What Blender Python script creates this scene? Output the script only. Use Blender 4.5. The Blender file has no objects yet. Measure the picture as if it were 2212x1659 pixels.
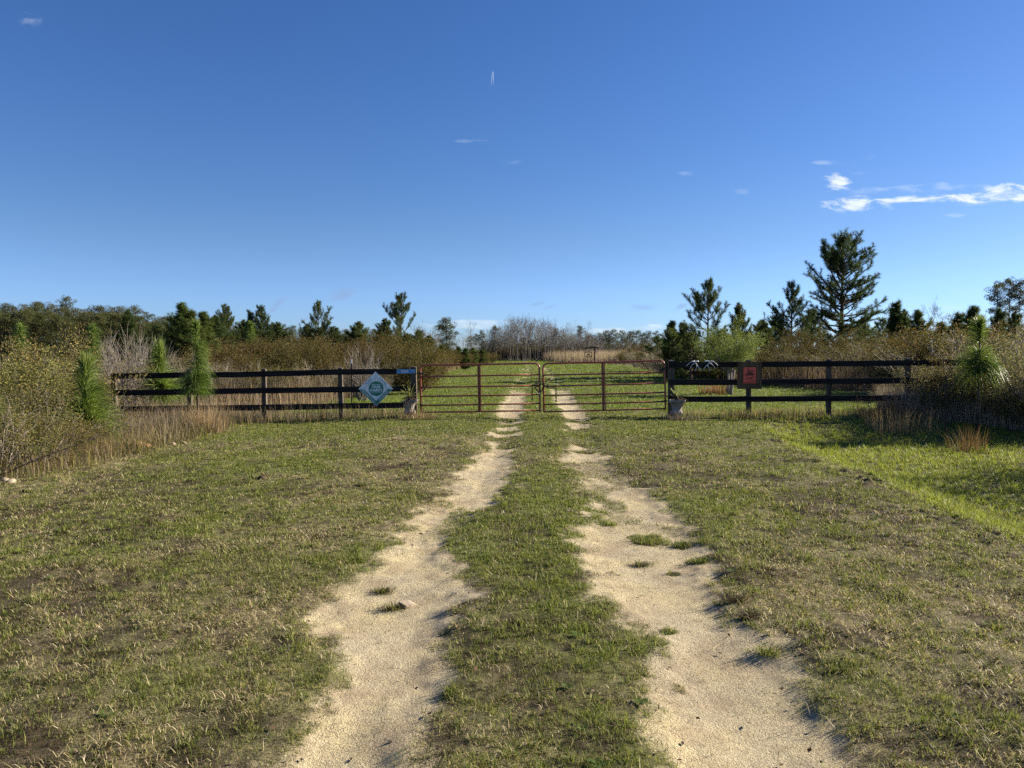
import bpy, math
import numpy as np
from mathutils import Vector, Matrix

R = math.radians
sc = bpy.context.scene
COL = sc.collection

# ------------------------------------------------------------------ camera
EYE = 1.6
PITCH = R(2.29)
F = 1661.0            # focal length in units of a 2212 px wide picture
CX, CY = 1106.0, 829.5
cam = bpy.data.cameras.new('camera')
cam.sensor_width = 36.0
cam.lens = 36.0 * F / 2212.0
cam.clip_start = 0.05
cam.clip_end = 6000.0
cam_ob = bpy.data.objects.new('camera', cam)
COL.objects.link(cam_ob)
cam_ob.location = (0, 0, EYE)
cam_ob.rotation_euler = (R(90) - PITCH, 0, 0)
sc.camera = cam_ob

# ------------------------------------------------------------------ light
SUN_EL, SUN_AZ = R(23), R(70)
world = bpy.data.worlds.new('World')
sc.world = world
world.use_nodes = True
wn = world.node_tree
sun = bpy.data.lights.new('sun', 'SUN')
sun.energy = 4.9
sun.angle = R(0.55)
sun.color = (1.0, 0.90, 0.74)
sun_ob = bpy.data.objects.new('sun', sun)
COL.objects.link(sun_ob)
sdir = Vector((math.sin(SUN_AZ) * math.cos(SUN_EL), math.cos(SUN_AZ) * math.cos(SUN_EL), math.sin(SUN_EL)))
sun_ob.rotation_euler = sdir.to_track_quat('Z', 'Y').to_euler()
sun_ob.location = (20, 8, 12)
sc.view_settings.view_transform = 'Standard'
sc.view_settings.look = 'None'
sc.view_settings.exposure = 1.5
sc.view_settings.gamma = 1.0
SKY_STRENGTH = 0.05
sc.cycles.use_denoising = False
sc.cycles.max_bounces = 6
sc.cycles.diffuse_bounces = 3
sc.cycles.transmission_bounces = 4
sc.cycles.transparent_max_bounces = 4
sc.cycles.caustics_reflective = False
sc.cycles.caustics_refractive = False


# ------------------------------------------------------------------ node helpers
class NT:
    """tiny helper for building node maths"""
    def __init__(self, nt):
        self.nt = nt

    def n(self, t, **kw):
        nd = self.nt.nodes.new(t)
        for k, v in kw.items():
            setattr(nd, k, v)
        return nd

    def link(self, a, b):
        self.nt.links.new(a, b)

    def put(self, sock, v):
        if isinstance(v, bpy.types.NodeSocket):
            self.link(v, sock)
        else:
            sock.default_value = v

    def m(self, op, a, b=0.0, c=0.0, clamp=False):
        nd = self.n('ShaderNodeMath', operation=op)
        nd.use_clamp = clamp
        self.put(nd.inputs[0], a)
        self.put(nd.inputs[1], b)
        if len(nd.inputs) > 2:
            self.put(nd.inputs[2], c)
        return nd.outputs[0]

    def step(self, x, lo, hi):
        nd = self.n('ShaderNodeMapRange')
        nd.interpolation_type = 'SMOOTHSTEP'
        self.put(nd.inputs[0], x)
        self.put(nd.inputs[1], lo)
        self.put(nd.inputs[2], hi)
        return nd.outputs[0]

    def mix(self, f, a, b, mode='MIX'):
        nd = self.n('ShaderNodeMix', data_type='RGBA', blend_type=mode)
        self.put(nd.inputs[0], f)
        self.put(nd.inputs[6], a if isinstance(a, bpy.types.NodeSocket) else (*a, 1) if len(a) == 3 else a)
        self.put(nd.inputs[7], b if isinstance(b, bpy.types.NodeSocket) else (*b, 1) if len(b) == 3 else b)
        return nd.outputs[2]

    def noise(self, vec, scale, detail=3.0, rough=0.5, dist=0.0):
        nd = self.n('ShaderNodeTexNoise')
        if vec is not None:
            self.link(vec, nd.inputs['Vector'])
        nd.inputs['Scale'].default_value = scale
        nd.inputs['Detail'].default_value = detail
        nd.inputs['Roughness'].default_value = rough
        nd.inputs['Distortion'].default_value = dist
        return nd.outputs[0]


# ------------------------------------------------------------------ sky (world)
def build_sky():
    t = NT(wn)
    for nd in list(wn.nodes):
        wn.nodes.remove(nd)
    out = t.n('ShaderNodeOutputWorld')
    bg = t.n('ShaderNodeBackground')
    sky = t.n('ShaderNodeTexSky')
    sky.sky_type = 'NISHITA'
    sky.sun_disc = False
    sky.sun_elevation = SUN_EL
    sky.sun_rotation = SUN_AZ
    sky.altitude = 60
    sky.air_density = 1.0
    sky.dust_density = 0.25
    sky.ozone_density = 2.2
    hsv = t.n('ShaderNodeHueSaturation')
    hsv.inputs['Hue'].default_value = 0.5
    hsv.inputs['Saturation'].default_value = 1.22
    hsv.inputs['Value'].default_value = 1.0
    t.link(sky.outputs[0], hsv.inputs['Color'])
    tint = t.n('ShaderNodeMix', data_type='RGBA', blend_type='MULTIPLY')
    tint.inputs[0].default_value = 1.0
    t.link(hsv.outputs[0], tint.inputs[6])
    # clear, dry air: bluer than the stock sky, most of all just above the horizon
    tc = t.n('ShaderNodeTexCoord')
    sep = t.n('ShaderNodeSeparateXYZ')
    t.link(tc.outputs['Generated'], sep.inputs[0])
    lowsky = t.step(sep.outputs[2], 0.16, 0.0)
    t.link(t.mix(lowsky, (0.60, 0.68, 0.95), (0.51, 0.75, 1.48)), tint.inputs[7])
    base = tint.outputs[2]
    # clouds are placed on the sky by direction: u = sideways, v = upwards, both as tangents from straight ahead
    ysafe = t.m('MAXIMUM', sep.outputs[1], 0.02)
    u = t.m('DIVIDE', sep.outputs[0], ysafe)
    v = t.m('DIVIDE', sep.outputs[2], ysafe)
    com = t.n('ShaderNodeCombineXYZ')
    t.link(t.m('MULTIPLY', u, 1.0), com.inputs[0])
    t.link(t.m('MULTIPLY', v, 3.0), com.inputs[1])
    vec = com.outputs[0]
    nz = t.noise(vec, 26, 8, 0.62, 0.5)
    nw = t.noise(vec, 9, 7, 0.68, 1.2)
    ahead = t.step(sep.outputs[1], 0.1, 0.3)

    def blob(x, y, rx, ry, tilt=0.0):
        """soft ellipse round picture point (x, y) with radii in px"""
        du = t.m('SUBTRACT', u, (x - CX) / F)
        dv = t.m('SUBTRACT', v, (763 - y) / F)
        c, s = math.cos(R(tilt)), math.sin(R(tilt))
        a = t.m('ADD', t.m('MULTIPLY', du, c), t.m('MULTIPLY', dv, s))
        b = t.m('SUBTRACT', t.m('MULTIPLY', dv, c), t.m('MULTIPLY', du, s))
        a = t.m('DIVIDE', a, rx / F)
        b = t.m('DIVIDE', b, ry / F)
        d = t.m('ADD', t.m('MULTIPLY', a, a), t.m('MULTIPLY', b, b))
        return t.m('SUBTRACT', 1.0, d)           # 1 in the middle, 0 on the rim

    def union(lst):
        o = lst[0]
        for x in lst[1:]:
            o = t.m('MAXIMUM', o, x)
        return o

    dense = union([blob(2215, 416, 105, 27, 4), blob(2330, 405, 150, 40), blob(2090, 431, 130, 11, 2), blob(1950, 434, 120, 9, 1),
                   blob(1845, 444, 90, 16, 2), blob(1800, 394, 34, 18, -25)])
    dm = t.m('ADD', t.m('MULTIPLY', t.m('MAXIMUM', dense, -1.0), 0.45), t.m('MULTIPLY', t.m('SUBTRACT', nz, 0.5), 3.6))
    dmask = t.m('MULTIPLY', t.step(dm, -0.05, 0.85), t.step(dense, -0.9, 0.15))
    thin = union([blob(1960, 412, 190, 12, 3), blob(1780, 357, 40, 7), blob(1855, 378, 40, 6), blob(2010, 404, 70, 7, 4), blob(2100, 445, 60, 6),
                  blob(1960, 477, 45, 6), blob(2060, 466, 30, 6), blob(1020, 310, 38, 6), blob(1105, 353, 40, 8), blob(60, 52, 60, 16, -8),
                  blob(1602, 418, 22, 8), blob(1480, 380, 24, 6), blob(1935, 655, 40, 10, 12), blob(2055, 664, 20, 7), blob(1690, 700, 60, 8),
                  blob(1870, 343, 22, 8)])
    tm = t.m('ADD', t.m('MULTIPLY', t.m('MAXIMUM', thin, -1.0), 0.5), t.m('MULTIPLY', t.m('SUBTRACT', nz, 0.5), 3.2))
    tmask = t.m('MULTIPLY', t.m('MULTIPLY', t.step(tm, 0.1, 1.1), t.step(thin, -0.6, 0.4)), 0.24)
    low = union([blob(1300, 717, 36, 9), blob(1368, 711, 80, 8, 2), blob(1420, 704, 26, 6), blob(1330, 720, 60, 12), blob(1035, 696, 75, 7), blob(1000, 704, 120, 9)])
    lm = t.m('ADD', t.m('MULTIPLY', t.m('MAXIMUM', low, -1.0), 0.5), t.m('MULTIPLY', t.m('SUBTRACT', nz, 0.5), 2.2))
    lmask = t.m('MULTIPLY', t.m('MULTIPLY', t.step(lm, 0.0, 0.8), t.step(low, -0.6, 0.3)), 0.5)
    white = t.m('MULTIPLY', t.m('MAXIMUM', t.m('MAXIMUM', dmask, tmask), lmask), ahead)
    # contrail
    du1 = t.m('ABSOLUTE', t.m('SUBTRACT', t.m('SUBTRACT', u, (1063 - CX) / F), t.m('MULTIPLY', t.m('SUBTRACT', v, 0.35), 0.10)))
    du2 = t.m('ABSOLUTE', t.m('SUBTRACT', u, (1066.5 - CX) / F))
    ln = t.m('MAXIMUM', t.m('SUBTRACT', 1.0, t.m('DIVIDE', du1, 1.3 / F)), t.m('SUBTRACT', 1.0, t.m('DIVIDE', du2, 1.0 / F)))
    ln = t.m('MAXIMUM', ln, 0.0)
    rng = t.m('MULTIPLY', t.step(v, (763 - 198) / F, (763 - 178) / F), t.step(v, (763 - 162) / F, (763 - 168) / F))
    trail = t.m('MULTIPLY', t.m('MULTIPLY', ln, rng), 0.42)
    white = t.m('MAXIMUM', white, t.m('MULTIPLY', trail, ahead))
    c1 = t.mix(white, base, (6.4, 7.0, 7.4))
    # greyish smudges low on the left
    grey = union([blob(742, 636, 34, 17, 18), blob(602, 657, 34, 9, 42), blob(690, 690, 50, 8), blob(1160, 657, 22, 5, 12), blob(1185, 664, 22, 4, 15), blob(1470, 663, 22, 7, 25), blob(1390, 664, 40, 9)])
    gm = t.m('ADD', t.m('MULTIPLY', t.m('MAXIMUM', grey, -1.0), 0.6), t.m('MULTIPLY', t.m('SUBTRACT', nw, 0.5), 2.4))
    gmask = t.m('MULTIPLY', t.m('MULTIPLY', t.step(gm, 0.0, 0.9), t.step(grey, -0.5, 0.3)), t.m('MULTIPLY', ahead, 0.5))
    c2 = t.mix(gmask, c1, (2.15, 2.95, 4.8))
    t.link(c2, bg.inputs['Color'])
    bg.inputs['Strength'].default_value = SKY_STRENGTH
    t.link(bg.outputs[0], out.inputs[0])


build_sky()


# ------------------------------------------------------------------ placing
def ray_dep(Y):
    return PITCH + math.atan((Y - CY) / F)


def depth_of(Y, z=0.0):
    return (EYE - z) / math.tan(ray_dep(Y))


def z_of(Y, d):
    return EYE - d * math.tan(ray_dep(Y))


def W(X, Y, d):
    z = z_of(Y, d)
    return Vector(((X - CX) / F * (d * math.cos(PITCH) + (EYE - z) * math.sin(PITCH)), d, z))


def x_of(X, d, z=0.0):
    return (X - CX) / F * (d * math.cos(PITCH) + (EYE - z) * math.sin(PITCH))


# ------------------------------------------------------------------ numpy noise
def _hash(ix, iy, seed):
    h = (ix.astype(np.int64) * 374761393 + iy.astype(np.int64) * 668265263 + seed * 974634777) & 0xFFFFFFFF
    h = ((h ^ (h >> 13)) * 1274126177) & 0xFFFFFFFF
    h = ((h ^ (h >> 16)) * 2246822519) & 0xFFFFFFFF
    return ((h ^ (h >> 15)) & 0xFFFFFF) / float(0xFFFFFF)


def vnoise(x, y, seed=0):
    fx, fy = np.floor(x), np.floor(y)
    tx, ty = x - fx, y - fy
    tx = tx * tx * (3 - 2 * tx)
    ty = ty * ty * (3 - 2 * ty)
    a = _hash(fx, fy, seed)
    b = _hash(fx + 1, fy, seed)
    c = _hash(fx, fy + 1, seed)
    d = _hash(fx + 1, fy + 1, seed)
    return (a * (1 - tx) + b * tx) * (1 - ty) + (c * (1 - tx) + d * tx) * ty


def fbm(x, y, seed=0, octv=4, gain=0.5):
    s, amp, tot = 0.0, 1.0, 0.0
    for i in range(octv):
        s = s + amp * vnoise(x * 2.03 ** i + 17.3 * i, y * 2.03 ** i - 9.1 * i, seed + i)
        tot += amp
        amp *= gain
    return s / tot


def sstep(a, b, x):
    t = np.clip((x - a) / (b - a), 0, 1)
    return t * t * (3 - 2 * t)


# ------------------------------------------------------------------ the lie of the land
RUT_L = [(1720, 520, 890), (1659, 555, 890), (1580, 640, 880), (1500, 735, 880), (1400, 750, 950), (1335, 680, 985), (1290, 770, 1000), (1250, 795, 985), (1200, 835, 990),
         (1150, 850, 955), (1110, 925, 1000), (1080, 960, 1085), (1030, 1000, 1092), (990, 1035, 1095), (940, 1058, 1110), (905, 1070, 1120), (880, 1083, 1127), (850, 1098, 1137), (825, 1112, 1142), (800, 1128, 1150), (785, 1128, 1142), (779, 1130, 1140)]
RUT_R = [(1720, 1440, 1850), (1659, 1430, 1815), (1550, 1420, 1760), (1450, 1405, 1700), (1400, 1440, 1660), (1350, 1395, 1610), (1300, 1330, 1570), (1250, 1300, 1540), (1200, 1285, 1505),
         (1150, 1270, 1475), (1100, 1262, 1440), (1060, 1262, 1400), (1020, 1245, 1345), (985, 1226, 1312), (960, 1236, 1300), (925, 1228, 1280), (905, 1222, 1268), (880, 1208, 1252),
         (850, 1196, 1234), (825, 1186, 1212), (800, 1170, 1190), (785, 1150, 1164), (779, 1145, 1155)]


def rut_table(tab):
    d = np.array([depth_of(a) for a, _, _ in tab])
    l = np.array([x_of(b, depth_of(a)) for a, b, _ in tab])
    r = np.array([x_of(c, depth_of(a)) for a, _, c in tab])
    return d, l, r


TL, TR = rut_table(RUT_L), rut_table(RUT_R)


def rut_mask(x, y):
    """0 on grass, 1 in the middle of a wheel track; soft signed value"""
    wob = (fbm(x * 2.2, y * 1.3, 5, 4) - 0.5) * 0.34 + (fbm(x * 9, y * 7, 9, 3) - 0.5) * 0.16
    out = np.full(np.shape(x), -9.0)
    for d, l, r in (TL, TR):
        lo, hi = np.interp(y, d, l), np.interp(y, d, r)
        e = np.minimum(x - lo, hi - x) + wob
        out = np.maximum(out, e)
    return out


# islands of grass that sit in the sandy tracks: X, Y, half-width px
ISLES = [(1405, 1155, 52, 15), (1475, 1168, 22, 8), (1500, 1205, 30, 9), (1455, 1228, 20, 7), (1385, 1045, 25, 9), (1440, 1350, 26, 9), (1470, 1460, 22, 14), (1560, 1300, 24, 9),
         (1310, 1122, 24, 6), (1000, 1310, 20, 8), (820, 1175, 26, 12), (1290, 940, 20, 5), (1260, 955, 45, 5), (1270, 930, 42, 6), (1265, 970, 40, 5), (1095, 960, 26, 5), (1090, 930, 30, 4), (1100, 905, 24, 4)]


def isle_mask(x, y):
    o = np.zeros(np.shape(x))
    wob = (fbm(x * 8, y * 8, 31, 3) - 0.5) * 1.4
    for X, Y, w, h in ISLES:
        d = depth_of(Y)
        cx = x_of(X, d)
        rx = w / F * d
        ry = (depth_of(Y - h) - depth_of(Y + h)) / 2
        q = 1 - ((x - cx) / rx) ** 2 - ((y - d) / ry) ** 2 + wob
        o = np.maximum(o, np.clip(q * 1.5, 0, 1))
    return o


def ridge_x(y):
    return np.interp(y, [0, 6, 9.6, 14, 17, 19], [4.5, 4.3, 4.35, 4.75, 5.2, 6.0])


def height(x, y):
    x = np.asarray(x, float)
    y = np.asarray(y, float)
    h = np.zeros(np.broadcast(x, y).shape)
    rx = ridge_x(y) + (fbm(y * 0.6, x * 0.1, 71, 2) - 0.5) * 0.5
    sw = sstep(rx - 0.2, rx + 1.5, x) * (1 - sstep(16.0, 19.0, y)) * (1 - 0.45 * sstep(9.5, 13, x))
    h = h - 0.34 * sw
    h = h - 0.10 * sstep(2.0, 7.0, -x) * (1 - sstep(22, 40, y))
    near = 1 - sstep(60, 200, y)
    e = rut_mask(x, y)
    h = h - 0.055 * sstep(-0.25, 0.25, e) * near
    h = h + (fbm(x * 0.8, y * 0.8, 3, 4) - 0.5) * 0.09 * near
    h = h + (fbm(x * 5, y * 5, 13, 3) - 0.5) * 0.03 * near * (1 - 0.5 * sstep(0, .2, e))
    # torn clods along the lip of the swale and the left verge
    lip = np.exp(-((x - rx - 0.1) / 0.35) ** 2) * (1 - sstep(15, 17, y))
    h = h + lip * (0.06 * sstep(0.5, 0.8, fbm(x * 6, y * 6, 41, 3)) - 0.01)
    return h


def h1(x, y):
    return float(height(np.array([x]), np.array([y]))[0])


# ------------------------------------------------------------------ mesh builder
class MB:
    def __init__(self):
        self.v, self.f, self.c, self.n = [], [], [], 0

    def add(self, v, faces, col=(1, 1, 1)):
        v = np.asarray(v, float).reshape(-1, 3)
        for fa in faces:
            fa = np.asarray(fa, np.int64)
            if fa.size:
                self.f.append(fa + self.n)
        c = np.asarray(col, float)
        if c.ndim == 1:
            c = np.broadcast_to(c, (len(v), 3))
        self.v.append(v)
        self.c.append(c)
        self.n += len(v)
        return self

    def box(self, c, s, rot=None, col=(1, 1, 1)):
        sx, sy, sz = s[0] / 2, s[1] / 2, s[2] / 2
        v = np.array([(-sx, -sy, -sz), (sx, -sy, -sz), (sx, sy, -sz), (-sx, sy, -sz), (-sx, -sy, sz), (sx, -sy, sz), (sx, sy, sz), (-sx, sy, sz)])
        if rot is not None:
            v = v @ np.array(rot).T
        v = v + np.array(c)
        return self.add(v, [np.array([(0, 3, 2, 1), (4, 5, 6, 7), (0, 1, 5, 4), (1, 2, 6, 5), (2, 3, 7, 6), (3, 0, 4, 7)])], col)

    def tube(self, pts, rad, sides=8, col=(1, 1, 1), closed=False, caps=True):
        p = np.asarray(pts, float)
        n = len(p)
        rad = np.broadcast_to(np.asarray(rad, float), (n,))
        if closed:
            tg = np.roll(p, -1, 0) - np.roll(p, 1, 0)
        else:
            tg = np.gradient(p, axis=0)
        tg = tg / (np.linalg.norm(tg, axis=1, keepdims=True) + 1e-9)
        ref = np.array([0.0, 0, 1]) if abs(tg[0][2]) < 0.9 else np.array([1.0, 0, 0])
        nn = ref - tg[0] * ref.dot(tg[0])
        nn /= np.linalg.norm(nn)
        rings = []
        ang = np.arange(sides) * 2 * np.pi / sides
        for i in range(n):
            nn = nn - tg[i] * nn.dot(tg[i])
            nn /= np.linalg.norm(nn) + 1e-9
            b = np.cross(tg[i], nn)
            rings.append(p[i] + rad[i] * (np.cos(ang)[:, None] * nn + np.sin(ang)[:, None] * b))
        v = np.concatenate(rings)
        k = np.arange(sides)
        k2 = (k + 1) % sides
        fs = []
        for i in range(n if closed else n - 1):
            j = (i + 1) % n
            fs.append(np.stack([i * sides + k, i * sides + k2, j * sides + k2, j * sides + k], 1))
        faces = [np.concatenate(fs)]
        if caps and not closed:
            c0 = len(v)
            v = np.concatenate([v, p[:1], p[-1:]])
            faces.append(np.stack([k2, k, np.full(sides, c0)], 1))
            faces.append(np.stack([(n - 1) * sides + k, (n - 1) * sides + k2, np.full(sides, c0 + 1)], 1))
        return self.add(v, faces, col)

    def prism(self, poly, y0, y1, col=(1, 1, 1)):
        """polygon in the xz plane, thickened along y (front face at y0)"""
        p = np.asarray(poly, float)
        n = len(p)
        v = np.concatenate([np.stack([p[:, 0], np.full(n, y0), p[:, 1]], 1), np.stack([p[:, 0], np.full(n, y1), p[:, 1]], 1)])
        k = np.arange(n)
        k2 = (k + 1) % n
        return self.add(v, [np.stack([k, k2, k2 + n, k + n], 1), k[None, ::1], (k[::-1] + n)[None, :]], col)

    def build(self, name, mat, parent=None, smooth=False, uvcol=True):
        me = bpy.data.meshes.new(name)
        V = np.concatenate(self.v)
        C = np.concatenate(self.c)
        me.vertices.add(len(V))
        me.vertices.foreach_set('co', V.astype(np.float32).ravel())
        li = np.concatenate([a.ravel() for a in self.f]).astype(np.int32)
        lt = np.concatenate([np.full(len(a), a.shape[1], np.int32) for a in self.f])
        ls = np.concatenate([[0], np.cumsum(lt)[:-1]]).astype(np.int32)
        me.loops.add(len(li))
        me.loops.foreach_set('vertex_index', li)
        me.polygons.add(len(lt))
        me.polygons.foreach_set('loop_start', ls)
        me.polygons.foreach_set('loop_total', lt)
        soft = smooth or mat in [M.get(k) for k in ('twig', 'grass', 'dry', 'leaf', 'needle', 'far_needle', 'longleaf')]
        me.polygons.foreach_set('use_smooth', np.full(len(lt), soft, bool))
        at = me.color_attributes.new('Col', 'FLOAT_COLOR', 'POINT')
        at.data.foreach_set('color', np.concatenate([C, np.ones((len(C), 1))], 1).astype(np.float32).ravel())
        me.update()
        me.validate(verbose=False)
        if isinstance(mat, (list, tuple)):
            for m in mat:
                me.materials.append(m)
        elif mat:
            me.materials.append(mat)
        ob = bpy.data.objects.new(name, me)
        COL.objects.link(ob)
        if parent is not None:
            ob.parent = parent
        return ob


def tag(o, label, cat, group=None, kind=None):
    o['label'] = label
    o['category'] = cat
    if group:
        o['group'] = group
    if kind:
        o['kind'] = kind
    return o


def structure(o):
    o['kind'] = 'structure'
    return o


def thing(name, label, cat, loc=(0, 0, 0), group=None):
    o = bpy.data.objects.new(name, None)
    o.empty_display_size = 0.2
    COL.objects.link(o)
    o.location = loc
    return tag(o, label, cat, group)


def dup(src, loc, scale, rz, label, cat=None, group=None):
    """copy of a thing (an Empty with mesh parts); the mesh data is shared"""
    r = src.copy()
    COL.objects.link(r)
    r.location = loc
    r.scale = scale
    r.rotation_euler = (0, 0, rz)
    r['label'] = label
    if cat:
        r['category'] = cat
    if group:
        r['group'] = group
    elif 'group' in r:
        del r['group']
    for ch in list(src.children):
        c = ch.copy()
        COL.objects.link(c)
        c.parent = r
    return r


class Kit:
    """a built prototype: the first placing moves it, later ones copy it"""
    def __init__(self, root):
        self.root, self.used = root, False

    def place(self, loc, scale, rz, label, cat=None, group=None):
        if not self.used:
            self.used = True
            r = self.root
            r.location, r.scale, r.rotation_euler = loc, scale, (0, 0, rz)
            r['label'] = label
            if cat:
                r['category'] = cat
            if group:
                r['group'] = group
            elif 'group' in r:
                del r['group']
            return r
        return dup(self.root, loc, scale, rz, label, cat, group)


# ------------------------------------------------------------------ materials
def new_mat(name):
    m = bpy.data.materials.new(name)
    m.use_nodes = True
    t = NT(m.node_tree)
    b = m.node_tree.nodes['Principled BSDF']
    return m, t, b


def foliage_mat(name, trans=0.35, rough=0.55, spec=0.25, hue_var=0.04, val_var=0.35, gain=1.0, tcol=(1.0, 1.0, 0.75)):
    """leaf or blade colour comes from the mesh, with a little change from plant to plant; light passes through"""
    m, t, b = new_mat(name)
    at = t.n('ShaderNodeAttribute', attribute_name='Col')
    oi = t.n('ShaderNodeObjectInfo')
    hs = t.n('ShaderNodeHueSaturation')
    t.link(t.m('ADD', 0.5 - hue_var / 2, t.m('MULTIPLY', oi.outputs['Random'], hue_var)), hs.inputs['Hue'])
    rnd2 = t.m('FRACT', t.m('MULTIPLY', oi.outputs['Random'], 17.31))
    t.link(t.m('MULTIPLY', t.m('ADD', 1 - val_var / 2, t.m('MULTIPLY', rnd2, val_var)), gain), hs.inputs['Value'])
    t.link(at.outputs['Color'], hs.inputs['Color'])
    t.link(hs.outputs[0], b.inputs['Base Color'])
    b.inputs['Roughness'].default_value = rough
    b.inputs['Specular IOR Level'].default_value = spec
    tr = t.n('ShaderNodeBsdfTranslucent')
    t.link(t.mix(1.0, hs.outputs[0], tcol, 'MULTIPLY'), tr.inputs['Color'])
    mx = t.n('ShaderNodeMixShader')
    mx.inputs[0].default_value = trans
    t.link(b.outputs[0], mx.inputs[1])
    t.link(tr.outputs[0], mx.inputs[2])
    out = m.node_tree.nodes['Material Output']
    t.link(mx.outputs[0], out.inputs['Surface'])
    return m


def noisy_mat(name, c1, c2, scale=20, rough=0.8, spec=0.2, stretch=(1, 1, 1), bump=0.2, metallic=0.0, c3=None, s3=4.0, lim=(0.35, 0.65), usecol=False):
    m, t, b = new_mat(name)
    tc = t.n('ShaderNodeTexCoord')
    mp = t.n('ShaderNodeMapping')
    mp.inputs['Scale'].default_value = stretch
    t.link(tc.outputs['Object'], mp.inputs['Vector'])
    nz = t.noise(mp.outputs[0], scale, 6, 0.6)
    c = t.mix(t.step(nz, *lim), c1, c2)
    if c3 is not None:
        n2 = t.noise(mp.outputs[0], s3, 5, 0.65)
        c = t.mix(t.step(n2, 0.55, 0.7), c, c3)
    if usecol:
        at = t.n('ShaderNodeAttribute', attribute_name='Col')
        c = t.mix(1.0, c, at.outputs['Color'], 'MULTIPLY')
    t.link(c, b.inputs['Base Color'])
    b.inputs['Roughness'].default_value = rough
    b.inputs['Specular IOR Level'].default_value = spec
    b.inputs['Metallic'].default_value = metallic
    if bump:
        bp = t.n('ShaderNodeBump')
        bp.inputs['Strength'].default_value = bump
        bp.inputs['Distance'].default_value = 0.01
        t.link(nz, bp.inputs['Height'])
        t.link(bp.outputs[0], b.inputs['Normal'])
    return m


M = {}
M['needle'] = foliage_mat('pine_needles', 0.38, 0.55, 0.15, 0.03, 0.3)
M['far_needle'] = foliage_mat('far_pine_needles', 0.25, 0.6, 0.15, 0.04, 0.4)
M['longleaf'] = foliage_mat('long_needles', 0.42, 0.4, 0.2, 0.02, 0.2)
M['leaf'] = foliage_mat('shrub_leaves', 0.4, 0.6, 0.1, 0.04, 0.35)
M['grass'] = foliage_mat('grass_blades', 0.4, 0.5, 0.15, 0.0, 0.0)
M['dry'] = foliage_mat('dry_stalks', 0.3, 0.7, 0.15, 0.0, 0.0)
M['twig'] = foliage_mat('bare_twigs', 0.0, 0.8, 0.15, 0.03, 0.35)
M['bark'] = noisy_mat('pine_bark', (0.05, 0.038, 0.03), (0.13, 0.095, 0.075), 14, 0.9, 0.1, (1, 1, 0.3), 0.5)
M['paintwood'] = noisy_mat('blackened_board', (0.010, 0.009, 0.009), (0.030, 0.026, 0.024), 9, 0.8, 0.12, (0.15, 1, 2.5), 0.4, c3=(0.036, 0.031, 0.027), s3=14)
M['postwood'] = noisy_mat('weathered_post', (0.055, 0.045, 0.036), (0.13, 0.105, 0.08), 12, 0.85, 0.12, (3, 3, 0.25), 0.5, c3=(0.02, 0.017, 0.015), s3=7)
M['framewood'] = noisy_mat('brown_board', (0.07, 0.043, 0.022), (0.15, 0.092, 0.048), 10, 0.7, 0.25, (1.6, 1.6, 0.3), 0.3)
M['gatered'] = noisy_mat('rusty_red_paint', (0.24, 0.055, 0.036), (0.33, 0.09, 0.06), 8, 0.42, 0.45, (1, 1, 1), 0.05, c3=(0.18, 0.10, 0.075), s3=9)
M['steel'] = noisy_mat('worn_steel', (0.03, 0.026, 0.024), (0.07, 0.055, 0.045), 40, 0.6, 0.3, (1, 1, 1), 0.1, 0.3)
M['brass'] = noisy_mat('padlock_metal', (0.5, 0.48, 0.44), (0.7, 0.68, 0.62), 30, 0.25, 0.5, (1, 1, 1), 0.0, 0.9)
M['concrete'] = noisy_mat('mossy_concrete', (0.24, 0.205, 0.165), (0.36, 0.31, 0.255), 9, 0.9, 0.1, (1, 1, 1), 0.6, c3=(0.10, 0.085, 0.065), s3=5)
M['soil'] = noisy_mat('potting_soil', (0.05, 0.035, 0.025), (0.09, 0.065, 0.045), 30, 0.95, 0.05)
M['antler'] = noisy_mat('bleached_antler', (0.62, 0.6, 0.56), (0.75, 0.73, 0.69), 12, 0.5, 0.4, (1, 1, 1), 0.1)
M['blue'] = noisy_mat('street_sign_blue', (0.035, 0.21, 0.46), (0.05, 0.25, 0.5), 6, 0.35, 0.5, (1, 1, 1), 0.0)
M['white'] = noisy_mat('sign_white', (0.72, 0.73, 0.74), (0.8, 0.8, 0.8), 6, 0.4, 0.4, (1, 1, 1), 0.0)
M['palesign'] = noisy_mat('faded_sign_face', (0.80, 0.82, 0.83), (0.86, 0.87, 0.87), 4, 0.4, 0.4, (1, 1, 1), 0.0)
M['green'] = noisy_mat('sign_green', (0.02, 0.20, 0.12), (0.028, 0.23, 0.135), 5, 0.4, 0.4, (1, 1, 1), 0.0)
M['red'] = noisy_mat('sign_red', (0.72, 0.10, 0.06), (0.80, 0.125, 0.075), 5, 0.4, 0.4, (1, 1, 1), 0.0)
M['black'] = noisy_mat('sign_black', (0.012, 0.012, 0.014), (0.02, 0.02, 0.02), 5, 0.5, 0.3, (1, 1, 1), 0.0)
M['rock'] = noisy_mat('field_stone', (0.3, 0.24, 0.165), (0.42, 0.35, 0.26), 8, 0.9, 0.1, (1, 1, 1), 0.5)
M['rust'] = noisy_mat('orange_stone', (0.36, 0.2, 0.09), (0.5, 0.31, 0.16), 8, 0.9, 0.1, (1, 1, 1), 0.5)
M['chip'] = noisy_mat('bleached_wood', (0.27, 0.21, 0.15), (0.38, 0.31, 0.23), 12, 0.9, 0.1, (6, 1, 1), 0.4)
M['galv'] = noisy_mat('galvanised_grey', (0.3, 0.31, 0.32), (0.45, 0.46, 0.47), 15, 0.5, 0.4, (1, 1, 1), 0.1, 0.4)


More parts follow.
